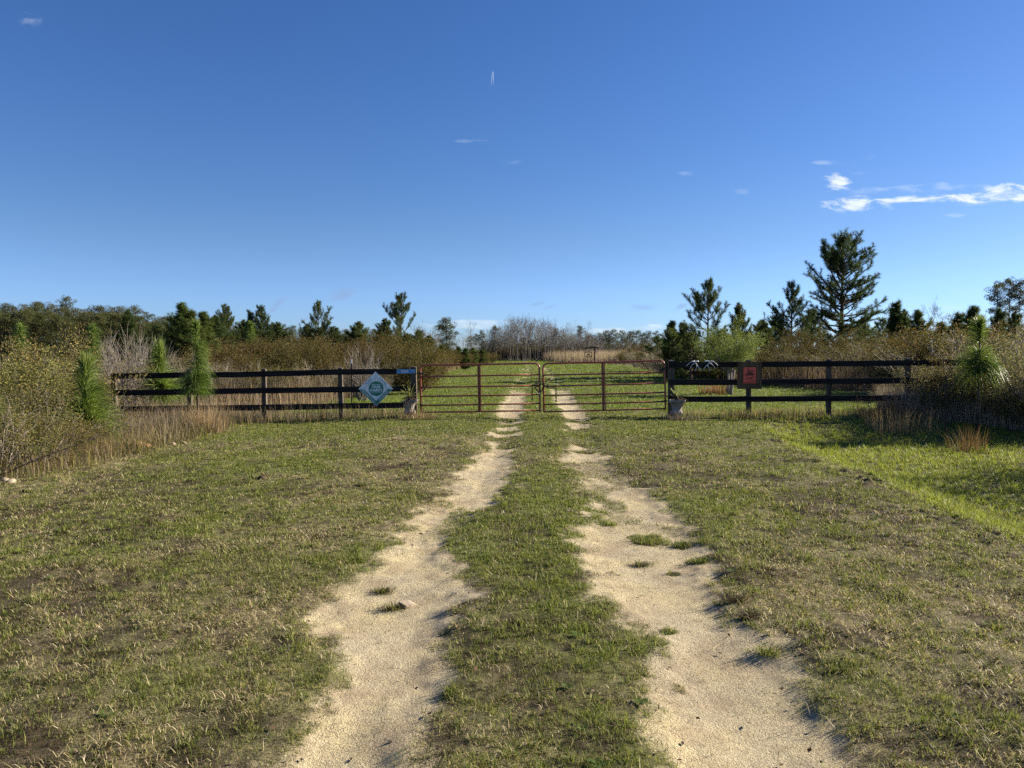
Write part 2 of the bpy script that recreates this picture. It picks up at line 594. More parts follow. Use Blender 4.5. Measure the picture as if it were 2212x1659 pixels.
def ground_mat():
    m, t, b = new_mat('ground_surface')
    at = t.n('ShaderNodeAttribute', attribute_name='Col')
    sp = t.n('ShaderNodeSeparateColor')
    t.link(at.outputs['Color'], sp.inputs[0])
    sand, green, dark = sp.outputs[0], sp.outputs[1], sp.outputs[2]
    tc = t.n('ShaderNodeTexCoord')
    P = tc.outputs['Object']
    nf = t.noise(P, 85, 4, 0.65)
    nm = t.noise(P, 14, 6, 0.65)
    nl = t.noise(P, 1.7, 5, 0.6)
    nff = t.noise(P, 190, 2, 0.7)
    thatch = t.mix(t.step(nm, 0.3, 0.7), (0.07, 0.058, 0.034), (0.24, 0.195, 0.115))
    moss = t.mix(t.step(nm, 0.3, 0.7), (0.045, 0.054, 0.018), (0.17, 0.18, 0.055))
    straw = t.mix(t.step(nf, 0.40, 0.62), (0.055, 0.046, 0.028), (0.36, 0.29, 0.17))
    c = t.mix(green, thatch, moss)
    c = t.mix(t.m('MULTIPLY', t.m('SUBTRACT', 1.15, green), 0.42), c, straw)
    c = t.mix(t.m('MULTIPLY', dark, 0.85), c, t.mix(t.step(nm, 0.35, 0.65), (0.03, 0.023, 0.016), (0.09, 0.068, 0.045)))
    s1 = t.mix(t.step(nl, 0.4, 0.62), (0.50, 0.43, 0.285), (0.57, 0.48, 0.275))
    s1 = t.mix(t.m('MULTIPLY', t.step(t.noise(P, 3.1, 5, 0.6), 0.45, 0.66), .75), s1, (0.35, 0.27, 0.175))
    s1 = t.mix(t.m('MULTIPLY', t.step(nm, 0.42, 0.75), .6), s1, (0.36, 0.28, 0.18))
    nk = t.noise(P, 42, 3, 0.7)
    s1 = t.mix(t.m('MULTIPLY', t.step(nk, 0.54, 0.66), .6), s1, (0.24, 0.185, 0.115))
    s1 = t.mix(t.m('MULTIPLY', t.step(nff, 0.52, 0.60), 0.8), s1, (0.21, 0.165, 0.105))  # dark crevices between sand grains, painted into the colour as speckle
    s1 = t.mix(t.m('MULTIPLY', t.step(nf, 0.56, 0.68), 0.45), s1, (0.66, 0.56, 0.37))
    k = t.m('ADD', sand, t.m('ADD', t.m('MULTIPLY', t.m('SUBTRACT', nm, 0.5), 0.7), t.m('MULTIPLY', t.m('SUBTRACT', nf, 0.5), 0.5)))
    c = t.mix(t.step(k, 0.22, 0.72), c, s1)
    t.link(c, b.inputs['Base Color'])
    b.inputs['Roughness'].default_value = 0.95
    b.inputs['Specular IOR Level'].default_value = 0.08
    bp = t.n('ShaderNodeBump')
    bp.inputs['Strength'].default_value = 0.95
    bp.inputs['Distance'].default_value = 0.016
    hgt = t.m('ADD', t.m('MULTIPLY', nf, 0.9), t.m('ADD', t.m('MULTIPLY', nff, 0.6), t.m('MULTIPLY', nm, 1.2)))
    t.link(hgt, bp.inputs['Height'])
    t.link(bp.outputs[0], b.inputs['Normal'])
    return m


M['ground'] = ground_mat()

LANE_L, LANE_R = -6.0, 13.0


def masks(x, y):
    """sand, green, dark in 0..1 for any place on the ground"""
    e = rut_mask(x, y)
    isl = isle_mask(x, y)
    d = np.maximum(np.abs(y), 2.0)
    sand = sstep(-0.30, 0.22, e + 0.02 + 0.18 * (fbm(x * 5, y * 4, 33, 3) - .5) * 2) * (1 - isl)
    far = sstep(22, 42, y)
    worn = 1 - 0.55 * sstep(5.5, 8, y) * (1 - sstep(18, 21, y)) * sstep(.45, .62, fbm(x * 2.0, y * 0.9, 39, 4))
    sand = sand * worn
    n1 = fbm(x * 0.5 + 3, y * 0.28, 51, 4)
    n2 = fbm(x * 2.4, y * 1.6, 57, 4)
    n3 = fbm(x * 0.9, y * 0.5, 63, 4)
    sand = sand * (1 - 0.92 * far * sstep(0.30, 0.50, n2)) * (1 - 0.85 * sstep(12.5, 15, y) * (1 - sstep(19, 21, y)) * sstep(.38, .55, fbm(x * 1.3, y * 1.1, 35, 3)))
    # bare specks elsewhere
    sand = np.maximum(sand, sstep(0.62, 0.78, n2) * sstep(0.5, 0.7, n1) * 0.45 * (y < 60))
    # verge of broken soil on the left and crumbs on the swale lip
    rx = ridge_x(y)
    verge = np.exp(-((x + 6.2) / 0.5) ** 2) * (y < 17) + 0.75 * np.exp(-((x - rx + 0.5) / 0.3) ** 2) * (y > 4) * (y < 16)
    sand = np.maximum(sand, sstep(0.48, 0.72, fbm(x * 5, y * 5, 77, 5)) * verge * 0.45)
    green = 0.74 + 1.5 * (n1 - 0.5) + 1.3 * (n2 - 0.5)
    green = green + 0.45 * np.exp(-((x - 0.35) / 0.75) ** 2)                # strip between the tracks
    green = green + 0.30 * np.exp(-((x + 3.6) / 1.3) ** 2) * sstep(9, 14, y)
    green = green + 0.75 * sstep(rx + 0.0, rx + 1.0, x) * (y < 19.5)         # swale
    green = green + 0.45 * sstep(13, 17, y) + 0.25 * sstep(21, 24, y)
    green = green - 0.12 * np.exp(-((x - 3.2) / 0.9) ** 2) * (y < 15) - 0.06 * sstep(1.8, 4.0, -x) * (y < 10)
    green = green + 0.25 * (y > 21) - 0.25 * sstep(0.5, 0.7, n3) * (y > 22)
    green = np.clip(green, 0, 1)
    dark = sstep(0.50, 0.66, n3) * (0.50 - 0.3 * sstep(8, 16, y)) * (0.4 + 1.2 * sstep(.4, .6, fbm(x * 6, y * 6, 85, 3)))
    dark = dark + 0.65 * np.exp(-((x - 3.0) / 1.1) ** 2) * sstep(0.42, 0.62, n2) * (1 - sstep(13, 17, y))
    dark = dark + 0.7 * sstep(0.60, 0.68, fbm(x * 3.2, y * 2.6, 83, 3)) * (y < 14)
    dark = dark + 0.8 * np.exp(-((x - rx - 0.1) / 0.25) ** 2) * (y < 16) * sstep(0.5, 0.7, fbm(x * 4, y * 4, 43, 3))
    # turned soil in front of the right fence
    px, py = x_of(1640, 17.8), 17.9
    dark = dark + 0.9 * np.exp(-((x - px) / 1.3) ** 2 - ((y - py) / 0.5) ** 2) * sstep(0.4, 0.6, fbm(x * 4, y * 4, 47, 3))
    # outside the mown lane: leaf litter
    out = np.maximum(sstep(6.0, 7.2, -x) * (y > 4), sstep(13, 15, x))
    dark = np.maximum(np.clip(dark, 0, 1), out * 0.55)
    green = green * (1 - 0.7 * out)
    sand = sand * (1 - out)
    return sand, green, dark


# ------------------------------------------------------------------ ground sheet
def seg(a, b, step):
    return np.arange(a, b, step)


def grow(a, b, s0, k):
    o, s = [a], s0
    while o[-1] < b:
        s *= k
        o.append(o[-1] + s)
    return np.array(o)


def build_ground():
    xr = grow(14.0, 2500, 0.2, 1.22)
    xs = np.concatenate([-xr[::-1], seg(-13.9, -5, .12), seg(-5, 6, .03), seg(6, 13.95, .12), xr])
    ys = np.concatenate([[-60, -30, -15, -9], seg(-6, 2.4, .25), seg(2.4, 10, .03), seg(10, 24, .07), seg(24, 60, .35), seg(60, 180, 2), grow(180, 3500, 3, 1.25)])
    xs = np.unique(np.round(xs, 4))
    ys = np.unique(np.round(ys, 4))
    X, Y = np.meshgrid(xs, ys)
    x, y = X.ravel(), Y.ravel()
    z = height(x, y)
    s, g, d = masks(x, y)
    nx, ny = len(xs), len(ys)
    i = np.arange(nx - 1)[None, :] + nx * np.arange(ny - 1)[:, None]
    i = i.ravel()
    q = np.stack([i, i + 1, i + nx + 1, i + nx], 1)
    mb = MB()
    mb.add(np.stack([x, y, z], 1), [q], np.stack([s, g, d], 1))
    return structure(mb.build('ground', M['ground'], smooth=True))


build_ground()


# ------------------------------------------------------------------ grass
def blades(mb, x, y, z, L, wd, az, lean, col, rng, curl=0.5, seg2=True):
    """many two-piece bent blades at once"""
    n = len(x)
    face = az + rng.normal(0, 0.9, n) + np.pi / 2
    sx, sy = np.cos(face) * wd / 2, np.sin(face) * wd / 2
    dx, dy = np.cos(az), np.sin(az)
    s1, c1 = np.sin(lean * 0.6), np.cos(lean * 0.6)
    l2 = np.minimum(lean * (1 + curl), 1.75)
    s2, c2 = np.sin(l2), np.cos(l2)
    mx, my, mz = x + dx * s1 * L * .5, y + dy * s1 * L * .5, z + c1 * L * .5
    tx, ty, tz = mx + dx * s2 * L * .5, my + dy * s2 * L * .5, mz + c2 * L * .5
    v = np.stack([np.stack([x - sx, y - sy, z - 0.004], 1), np.stack([x + sx, y + sy, z - 0.004], 1),
                  np.stack([mx + sx * .8, my + sy * .8, mz], 1), np.stack([mx - sx * .8, my - sy * .8, mz], 1), np.stack([tx, ty, tz], 1)], 1)
    b = (np.arange(n) * 5)[:, None]
    q = b + np.array([[0, 1, 2, 3]])
    tr = b + np.array([[3, 2, 4]])
    mb.add(v.reshape(-1, 3), [q, tr], np.repeat(col, 5, axis=0))


PAL_G = np.array([(.080, .108, .020), (.145, .180, .034), (.205, .240, .05), (.27, .27, .075)])
PAL_S = np.array([(.18, .23, .032), (.25, .30, .042), (.30, .34, .06), (.27, .265, .075)])
PAL_T = np.array([(.44, .35, .185), (.54, .45, .26), (.34, .26, .13), (.30, .26, .11), (.62, .53, .34)])
PAL_D = np.array([(.05, .036, .022), (.09, .062, .036), (.13, .085, .05), (.075, .07, .03)])


def build_grass():
    rng = np.random.default_rng(11)
    mb = MB()
    bands = [(2.2, 4, 15000), (4, 6, 11000), (6, 9, 6000), (9, 13, 2300), (13, 19, 1250), (19, 28, 620), (28, 42, 260), (42, 70, 90), (70, 110, 36), (110, 170, 16)]
    for d0, d1, dens in bands:
        xl = max(-0.75 * d1 - 0.8, -6.6 if d0 > 3 else -5)
        xh = min(0.75 * d1 + 0.8, 12.5 if d1 < 20 else 15.0)
        n = int(dens * (xh - xl) * (d1 - d0))
        # blades grow in little rosettes
        nt = max(1, n // 11)
        tx, ty = rng.uniform(xl, xh, nt), rng.uniform(d0, d1, nt)
        tk = rng.random(nt)
        tsz = 0.6 + 0.9 * rng.random(nt) ** 2.5
        it = rng.integers(0, nt, n)
        out_a = rng.uniform(0, 2 * np.pi, n)
        rr = np.abs(rng.normal(0, .014 * (1 + d0 / 9), n))
        x, y = tx[it] + rr * np.cos(out_a), ty[it] + rr * np.sin(out_a)
        kind0, size0 = tk[it], tsz[it]
        s, g, dk = masks(x, y)
        clump = fbm(x * 7, y * 7, 91, 3)
        keep = rng.random(n) < (1 - sstep(0.08, 0.80, s + (clump - .5) * 0.7) * 0.985) * (0.35 + 1.1 * sstep(0.32, 0.6, clump)) * (1 - 0.35 * dk)
        x, y, s, g, dk, clump, out_a, kind0, size0 = (a[keep] for a in (x, y, s, g, dk, clump, out_a, kind0, size0))
        n = len(x)
        z = height(x, y)
        d = (d0 + d1) / 2
        swale = sstep(ridge_x(y), ridge_x(y) + 1, x) * (y < 19) + 0.35 * (y > 21)
        L = rng.uniform(0.016, 0.048, n) * size0 * (1 - .5 * np.clip(s, 0, 1)) * (0.6 + 0.9 * clump) * (1 + 0.9 * np.minimum(swale, 1) * g) * (1 + min(d, 120) / 55)
        kind = np.where(rng.random(n) < .6, kind0, rng.random(n))
        pg = np.clip(0.08 + 0.90 * g - 0.25 * dk, 0, 1)
        pd = np.clip(0.30 + 0.75 * dk - 0.1 * g, 0, 1) * (1 - pg)
        ig = kind < pg
        idk = (~ig) & (kind < pg + pd)
        pal = np.where((swale > 0.3)[:, None], PAL_S[rng.integers(0, 4, n)] * np.where(y > 21, .82, 1.0)[:, None] * np.where(y > 21, np.array([[.86], [1.0], [1.0]]), 1.0).T, PAL_G[rng.integers(0, 4, n)])
        col = np.where(ig[:, None], pal, np.where(idk[:, None], PAL_D[rng.integers(0, 4, n)], PAL_T[rng.integers(0, 5, n)]))
        col = col * rng.uniform(0.75, 1.25, (n, 1))
        lean = np.where(ig, rng.uniform(0.25, 1.25, n), rng.uniform(0.85, 1.55, n))
        L = np.where(ig, L, L * .78)
        wd = 0.0026 * max(1.0, (d / 3.6)) ** 0.86 * rng.uniform(0.7, 1.3, n)
        blades(mb, x, y, z, L, wd, out_a + rng.normal(0, .5, n), lean, col, rng)
    # matted dead straw lying in the turf
    for d0, d1, dens in ((2.2, 4, 1700), (4, 7, 900), (7, 12, 300), (12, 19, 90)):
        xl, xh = max(-0.75 * d1 - .8, -6.4), min(.75 * d1 + .8, 9.5)
        n = int(dens * (xh - xl) * (d1 - d0))
        x, y = rng.uniform(xl, xh, n), rng.uniform(d0, d1, n)
        s, g, dk = masks(x, y)
        k = rng.random(n) < (1 - sstep(.1, .6, s)) * (1.1 - .7 * g) * (0.05 + 1.3 * sstep(.45, .65, fbm(x * 2.6, y * 2.6, 95, 3)))
        x, y = x[k], y[k]
        n = len(x)
        blades(mb, x, y, height(x, y) + rng.uniform(.004, .02, n), rng.uniform(.02, .060, n), np.full(n, .0026 * max(1, ((d0 + d1) / 2 / 3.6)) ** .86), rng.uniform(0, 6.3, n), rng.uniform(1.2, 1.6, n),
               PAL_T[rng.integers(0, 5, n)] * rng.uniform(.8, 1.35, (n, 1)), rng, .05)
    # loose straws lying on the sand and thatch
    n = 2200
    y = 2.3 + 16 * rng.random(n) ** 1.6
    x = rng.uniform(-1, 1, n) * (0.72 * y + 0.6)
    x = np.clip(x, -6.2, 10)
    blades(mb, x, y, height(x, y) + 0.006, rng.uniform(0.04, 0.13, n), 0.0025 * np.maximum(1, y / 4), rng.uniform(0, 6.3, n), rng.uniform(1.45, 1.6, n), PAL_T[rng.integers(0, 5, n)] * 1.15, rng, 0.02)
    o = mb.build('grass', M['grass'])
    tag(o, 'short mown grass and dry thatch covering the track sides and lane', 'grass', kind='stuff')


build_grass()


# ------------------------------------------------------------------ plant builders
def unit(v):
    return v / (np.linalg.norm(v, axis=-1, keepdims=True) + 1e-9)


def needles(mb, p, d, L, wd, col, rng, droop=0.0, pieces=1):
    """slim needles from points p along directions d"""
    n = len(p)
    d = unit(d)
    r = unit(rng.normal(size=(n, 3)))
    side = unit(np.cross(d, r)) * (wd / 2)[:, None]
    L = L[:, None]
    if pieces == 1:
        v = np.stack([p - side, p + side, p + d * L + np.array([0, 0, -1.0]) * droop * L], 1)
        mb.add(v.reshape(-1, 3), [np.arange(n * 3).reshape(-1, 3)], np.repeat(col, 3, axis=0))
    else:
        dn = np.array([0, 0, -1.0])
        a = p + d * L * .4 + dn * droop * L * .10
        b = p + d * L * .75 + dn * droop * L * .42
        e = p + d * L * .98 + dn * droop * L * .85
        v = np.stack([p - side, p + side, a + side, a - side, b + side * .8, b - side * .8, e], 1)
        k = (np.arange(n) * 7)[:, None]
        mb.add(v.reshape(-1, 3), [np.concatenate([k + np.array([[0, 1, 2, 3]]), k + np.array([[3, 2, 4, 5]])]), k + np.array([[5, 4, 6]])], np.repeat(col, 7, axis=0))


def shoot_needles(mb, path, per_m, L, wd, pal, rng, spread=0.9, start=0.0):
    """bottle-brush of needles round a branch path"""
    p = np.asarray(path)
    seg = np.diff(p, axis=0)
    ln = np.linalg.norm(seg, axis=1)
    tot = ln.sum()
    n = max(6, int(per_m * tot * (1 - start)))
    s = rng.uniform(start, 1.0, n) * tot
    cs = np.concatenate([[0], np.cumsum(ln)])
    i = np.clip(np.searchsorted(cs, s) - 1, 0, len(seg) - 1)
    f = (s - cs[i]) / (ln[i] + 1e-9)
    q = p[i] + seg[i] * f[:, None]
    ax = unit(seg[i])
    r = rng.normal(size=(n, 3))
    r = unit(r - ax * (r * ax).sum(1, keepdims=True))
    tipness = (s / tot)[:, None]
    d = ax * (0.5 + 0.5 * tipness) + r * spread
    c = pal[rng.integers(0, len(pal), n)] * rng.uniform(0.7, 1.3, (n, 1))
    needles(mb, q, d, L * rng.uniform(0.75, 1.2, n), np.full(n, wd), c, rng)


PAL_PINE = np.array([(.040, .066, .018), (.060, .090, .024), (.085, .115, .030), (.048, .072, .026), (.11, .135, .04)])
PAL_PINE_Y = np.array([(.07, .105, .022), (.10, .14, .03), (.13, .155, .035), (.055, .085, .022)])
PAL_FAR = np.array([(.050, .060, .019), (.072, .080, .024), (.092, .096, .028), (.058, .064, .025), (.11, .105, .036)])
PAL_LONG = np.array([(.075, .13, .018), (.115, .18, .026), (.17, .23, .04), (.04, .075, .014), (.26, .32, .10)])
BARK = (1, 1, 1)


def bend(p0, d0, L, up, n, rng, wob=0.08):
    """a limb that starts along d0 and turns upwards"""
    p, d = [np.array(p0, float)], unit(np.array(d0, float))
    for _ in range(n):
        d = unit(d + np.array([0, 0, up / n]) + rng.normal(0, wob, 3))
        p.append(p[-1] + d * L / n)
    return np.array(p)


def young_pine(name, H, rad, seed, base=0.12, dens=1.0, nl=0.23, nw=0.020, pal=PAL_PINE, openness=0.0, gap=0.42, asym=0.0):
    rng = np.random.default_rng(seed)
    tr, cr = MB(), MB()
    zz = np.linspace(0, 1, 9)
    wx, wy = np.cumsum(rng.normal(0, .02, 9)) * H * .06, np.cumsum(rng.normal(0, .02, 9)) * H * .06
    axis = np.stack([wx, wy, zz * H * .97], 1)
    tr.tube(axis, np.interp(zz, [0, 1], [0.018 * H + .02, .014]), 7)
    z = H * base
    while z < H * 0.97:
        t = (z / H - base) / (1 - base)
        prof = max(.06, 1 - t ** 1.55) * min(1.0, 0.72 + 1.2 * t)
        n = rng.integers(4, 7) if t < 0.8 else 3
        a0 = rng.uniform(0, 6.28)
        for k in range(n):
            az = a0 + 6.28 * k / n + rng.normal(0, .25)
            if rng.random() < openness and t < 0.75:
                continue
            el = np.interp(t, [0, .45, .8, 1], [R(2), R(20), R(42), R(70)]) + rng.normal(0, .17)
            L = max(0.3, rad * prof * rng.uniform(0.55, 1.12) * (1 + asym * (1 - t) * math.cos(az)) / max(.45, math.cos(el + .3)))
            d = (math.cos(az) * math.cos(el), math.sin(az) * math.cos(el), math.sin(el))
            o = np.array([np.interp(z, axis[:, 2], axis[:, 0]), np.interp(z, axis[:, 2], axis[:, 1]), z + rng.uniform(-.06, .06)])
            br = bend(o, d, L, np.interp(t, [0, .6, 1], [.30, .5, .6]), 6, rng, .11)
            tr.tube(br, np.linspace(0.006 * H * (0.4 + .6 * prof) + .008, .006, len(br)), 4, caps=False)
            shoot_needles(cr, br, 130 * dens, nl, nw, pal, rng, 0.95, max(0.22, 1 - 1.3 / L))
            m = int(3 + L * 3.6)
            for j in range(m):
                f = rng.uniform(0.22, 0.97)
                i = f * (len(br) - 1)
                b0 = br[int(i)] + (br[min(int(i) + 1, len(br) - 1)] - br[int(i)]) * (i % 1)
                sd = unit(br[min(int(i) + 1, len(br) - 1)] - br[int(i)])
                lat = unit(np.cross(sd, [0, 0, 1])) * rng.choice([-1, 1])
                dd = sd * 0.7 + lat * rng.uniform(.3, 1.1) + np.array([0, 0, rng.uniform(-.25, .9)])
                l2 = rng.uniform(.3, .7) * (0.45 + 0.55 * min(1, L / 1.5)) * (1.15 - 0.35 * f)
                sb = bend(b0, dd, l2, 0.55, 3, rng, .12)
                tr.tube(sb, np.linspace(.009, .004, len(sb)), 3, caps=False)
                shoot_needles(cr, sb, 150 * dens, nl, nw, pal, rng, 0.95, 0.25)
        z += gap * rng.uniform(.75, 1.2) * (1 - 0.3 * t)
    lead = axis[-4:] + 0
    shoot_needles(cr, np.array([axis[-2], axis[-1], axis[-1] + [0, 0, .12]]), 260 * dens, nl, nw, pal, rng, 0.6)
    root = thing(name, 'young pine', 'pine tree')
    tr.build('trunk', M['bark'], root, True)
    cr.build('crown', M['needle'], root)
    kit = Kit(root)
    kit.over = 1.03
    return kit


def far_pine(name, H, rad, seed, crown0=0.38, clumps=60, per=70, pal=PAL_FAR, shape='dome', size=0.34, trunk_show=True):
    rng = np.random.default_rng(seed)
    tr, cr = MB(), MB()
    zz = np.linspace(0, 1, 7)
    axis = np.stack([np.cumsum(rng.normal(0, .02, 7)) * H * .12, np.cumsum(rng.normal(0, .02, 7)) * H * .12, zz * H * .93], 1)
    tr.tube(axis, np.interp(zz, [0, 1], [0.014 * H + .03, .04]), 6)
    for i in range(clumps):
        t = rng.random() ** 0.85
        if shape == 'dome':
            pr = math.sqrt(max(0.03, 1 - (abs(t - .32) / .72) ** 2)) * rng.uniform(.55, 1.05)
        elif shape == 'cone':
            pr = (1 - t) ** .8 * rng.uniform(.6, 1.05) + .08
        else:                                   # flat plates on bare limbs
            pr = (0.35 + .75 * t) * (1 if t < .85 else .55) * rng.uniform(.4, 1.0)
        az = rng.uniform(0, 6.28)
        rr = rad * pr * (rng.random() ** .45)
        c = np.array([math.cos(az) * rr, math.sin(az) * rr, H * (crown0 + (1 - crown0) * t * .97)])
        c[:2] += [np.interp(c[2], axis[:, 2], axis[:, 0]), np.interp(c[2], axis[:, 2], axis[:, 1])]
        s = rad * rng.uniform(.16, .34)
        n = per
        dirs = unit(rng.normal(size=(n, 3)))
        p = c + dirs * s * (rng.random((n, 1)) ** .4) * np.array([1, 1, .62])
        col = pal[rng.integers(0, len(pal), n)] * rng.uniform(.75, 1.3, (n, 1)) * rng.uniform(.85, 1.18)
        needles(cr, p, dirs + [0, 0, .35], np.full(n, size) * rng.uniform(.7, 1.3, n), np.full(n, size * .32), col, rng)
        # limb
        o = np.array([np.interp(c[2] - rr * .35, axis[:, 2], axis[:, 0]), np.interp(c[2] - rr * .35, axis[:, 2], axis[:, 1]), max(H * .2, c[2] - rr * .35)])
        if rr > rad * .3:
            tr.tube(np.array([o, (o + c) / 2 + [0, 0, -.04 * rr], c]), [.05 * rad / 3 + .012, .03 * rad / 3 + .01, .012], 3, caps=False)
    root = thing(name, 'mature pine', 'pine tree')
    tr.build('trunk', M['bark'], root, True)
    cr.build('crown', M['far_needle'], root)
    return Kit(root)


def bare_tree(name, H, seed, spread=0.32, r0=0.012, levels=4, col=(.24, .215, .19), fork=0.25, stems=1, splits=(3, 5), twig=0.02, crown0=.35):
    rng = np.random.default_rng(seed)
    tr, cr = MB(), MB()

    def grow_limb(p0, d0, L, r, lev):
        n = 5 if lev == 0 else 4
        pts = bend(p0, d0, L, 0.15 if lev == 0 else .35, n, rng, .05 if lev == 0 else .13)
        rr = np.linspace(r, r * (.35 if lev == 0 else .4), n + 1)
        c = np.array(col) * rng.uniform(.8, 1.25)
        (tr if lev == 0 else cr).tube(pts, rr, 6 if lev == 0 else 3, c, caps=False)
        if lev >= levels - 1:
            return
        m = int(rng.integers(*splits)) + (4 if lev == 0 else 0)
        for j in range(m):
            f = rng.uniform(crown0 if lev == 0 else .25, 1.0)
            i = f * n
            k = min(int(i), n - 1)
            b0 = pts[k] + (pts[k + 1] - pts[k]) * (i - k)
            ax = unit(pts[k + 1] - pts[k])
            q = unit(np.cross(ax, rng.normal(size=3)))
            ang = rng.uniform(.35, .85) * (1 + spread)
            dd = ax * math.cos(ang) + q * math.sin(ang)
            grow_limb(b0, dd, L * rng.uniform(.35, .62) * (1.1 - .45 * f), max(twig * .5, r * .5 * (1 - .35 * f)), lev + 1)

    for s in range(stems):
        a = rng.uniform(0, 6.28)
        le = 0 if stems == 1 else rng.uniform(.1, .45)
        grow_limb([math.cos(a) * .1 * (stems > 1), math.sin(a) * .1 * (stems > 1), 0], [math.cos(a) * le + rng.normal(0, .04), math.sin(a) * le, 1], H * rng.uniform(.8, .97), r0 * H, 0)
    root = thing(name, 'bare tree', 'tree')
    tr.build('trunk', M['twig'], root)
    cr.build('crown', M['twig'], root)
    return Kit(root)


def leaves(mb, p, L, wd, col, rng, up=0.4):
    n = len(p)
    d = unit(rng.normal(size=(n, 3)) + [0, 0, up])
    s = unit(np.cross(d, rng.normal(size=(n, 3)))) * (wd / 2)[:, None]
    L = L[:, None]
    v = np.stack([p, p + d * L * .5 + s, p + d * L, p + d * L * .5 - s], 1)
    mb.add(v.reshape(-1, 3), [np.arange(n * 4).reshape(-1, 4)], np.repeat(col, 4, axis=0))


def shrub(name, H, rad, seed, pal, nleaf=5000, leaf=0.05, stems=16, twcol=(.16, .125, .10), flat=0.0, base=0.1, twigs=3, clump=.16, trunk=None):
    rng = np.random.default_rng(seed)
    st, fo = MB(), MB()
    tips = []
    if trunk:
        for k in range(3):
            a = 2.1 * k
            st.tube(bend([.05 * math.cos(a), .05 * math.sin(a), 0], [.12 * math.cos(a), .12 * math.sin(a), 1], trunk, .1, 4, rng, .04), np.linspace(.05, .03, 5), 6, (.30, .27, .24))
    for i in range(stems):
        a = rng.uniform(0, 6.28)
        le = rng.uniform(.08, 1.0) ** .8
        z0 = trunk * .95 if trunk else 0
        d = [math.cos(a) * le * rad / H * 1.9, math.sin(a) * le * rad / H * 1.9, 1 - flat * le * .6]
        L = (H - z0) * rng.uniform(.72, 1.02) * (1 - .12 * le)
        b = bend([math.cos(a) * .12 * rad, math.sin(a) * .12 * rad, z0], d, L, .25, 5, rng, .09)
        c = np.array(twcol) * rng.uniform(.7, 1.4)
        st.tube(b, np.linspace(.012 * H ** .5 + .002, .004, 6), 4, c, caps=False)
        for j in range(twigs * 3):
            f = rng.uniform(max(base, .2), 1) * 4.999
            k = int(f)
            b0 = b[k] + (b[k + 1] - b[k]) * (f - k)
            q = unit(rng.normal(size=3))
            sb = bend(b0, unit(b[k + 1] - b[k]) + q * .8, L * rng.uniform(.14, .3), .4, 3, rng, .12)
            st.tube(sb, np.linspace(.006, .0025, 4), 3, c * 1.15, caps=False)
            tips += [sb[1], sb[2], sb[3], sb[3]]
        tips += [b[-1], b[-2]]
    tips = np.array(tips)
    if nleaf:
        i = rng.integers(0, len(tips), nleaf)
        p = tips[i] + rng.normal(0, clump * H / 3 + .02, (nleaf, 3)) * [1, 1, .8]
        p = p[p[:, 2] > base * H * .5]
        n = len(p)
        col = pal[rng.integers(0, len(pal), n)] * rng.uniform(.7, 1.3, (n, 1))
        leaves(fo, p, leaf * rng.uniform(.7, 1.3, n), leaf * .45 * rng.uniform(.7, 1.3, n), col, rng)
    root = thing(name, 'shrub', 'shrub')
    st.build('stems', M['twig'], root)
    if nleaf:
        fo.build('foliage', M['leaf'], root)
    return Kit(root)


def longleaf(name, H, seed, tufts, needle=.34, nw=.006, per=420, side=None, lean=(0, 0), sink=0.0):
    """long-needled pine sapling: a straight stem with drooping brushes at the heights in tufts (fraction, size)"""
    rng = np.random.default_rng(seed)
    st, fo = MB(), MB()
    n = 8
    z = np.linspace(0, H * .97, n)
    ax = np.stack([lean[0] * (z / H) ** 1.5, lean[1] * (z / H) ** 1.5, z], 1)
    st.tube(ax, np.linspace(.03, .014, n), 7)

    def brush(p0, p1, size, cnt):
        m = cnt
        f = rng.random(m)
        p = p0 + (p1 - p0) * f[:, None]
        axd = unit(p1 - p0)
        a = rng.uniform(0, 6.28, m)
        q1 = unit(np.cross(axd, [0.3, .9, .1]))
        q2 = np.cross(axd, q1)
        rad = np.cos(a)[:, None] * q1 + np.sin(a)[:, None] * q2
        lift = ((-0.1 if size > .9 else .3) + 1.0 * f + rng.normal(0, .45, m))[:, None]
        skew = np.array([*rng.normal(0, .35, 2), 0])
        d = rad + axd * lift + skew
        c = PAL_LONG[rng.integers(0, len(PAL_LONG), m)] * rng.uniform(.75, 1.25, (m, 1))
        needles(fo, p, d, needle * size * rng.uniform(.55, 1.12, m), np.full(m, nw), c, rng, rng.uniform(.1, 1.0), 3)

    for f0, f1, size in tufts:
        p0 = np.array([np.interp(f0 * H, z, ax[:, 0]), np.interp(f0 * H, z, ax[:, 1]), f0 * H])
        p1 = np.array([np.interp(f1 * H, z, ax[:, 0]), np.interp(f1 * H, z, ax[:, 1]), f1 * H])
        brush(p0, p1, size, int(per * (f1 - f0) * H / .3 + per * .5))
    # upright candle of young needles at the tip
    m = per // 2
    p = ax[-1] + np.stack([rng.normal(0, .012, m), rng.normal(0, .012, m), rng.uniform(-.12, .02, m)], 1)
    d = np.stack([rng.normal(0, .28, m), rng.normal(0, .28, m), np.ones(m)], 1)
    needles(fo, p, d, needle * .55 * rng.uniform(.6, 1.1, m), np.full(m, nw), PAL_LONG[rng.integers(2, 5, m)] * 1.1, rng, .05, 3)
    root = thing(name, 'pine sapling', 'pine sapling')
    if side:
        for zf, dx, dy, L in side:
            o = np.array([np.interp(zf * H, z, ax[:, 0]), np.interp(zf * H, z, ax[:, 1]), zf * H])
            b = bend(o, [dx, dy, .35], L, .8, 4, rng, .05)
            st.tube(b, np.linspace(.014, .008, 5), 5)
            brush(b[1], b[-1], .95, per)
    st.build('trunk', M['bark'], root, True)
    fo.build('needles', M['longleaf'], root)
    return Kit(root)


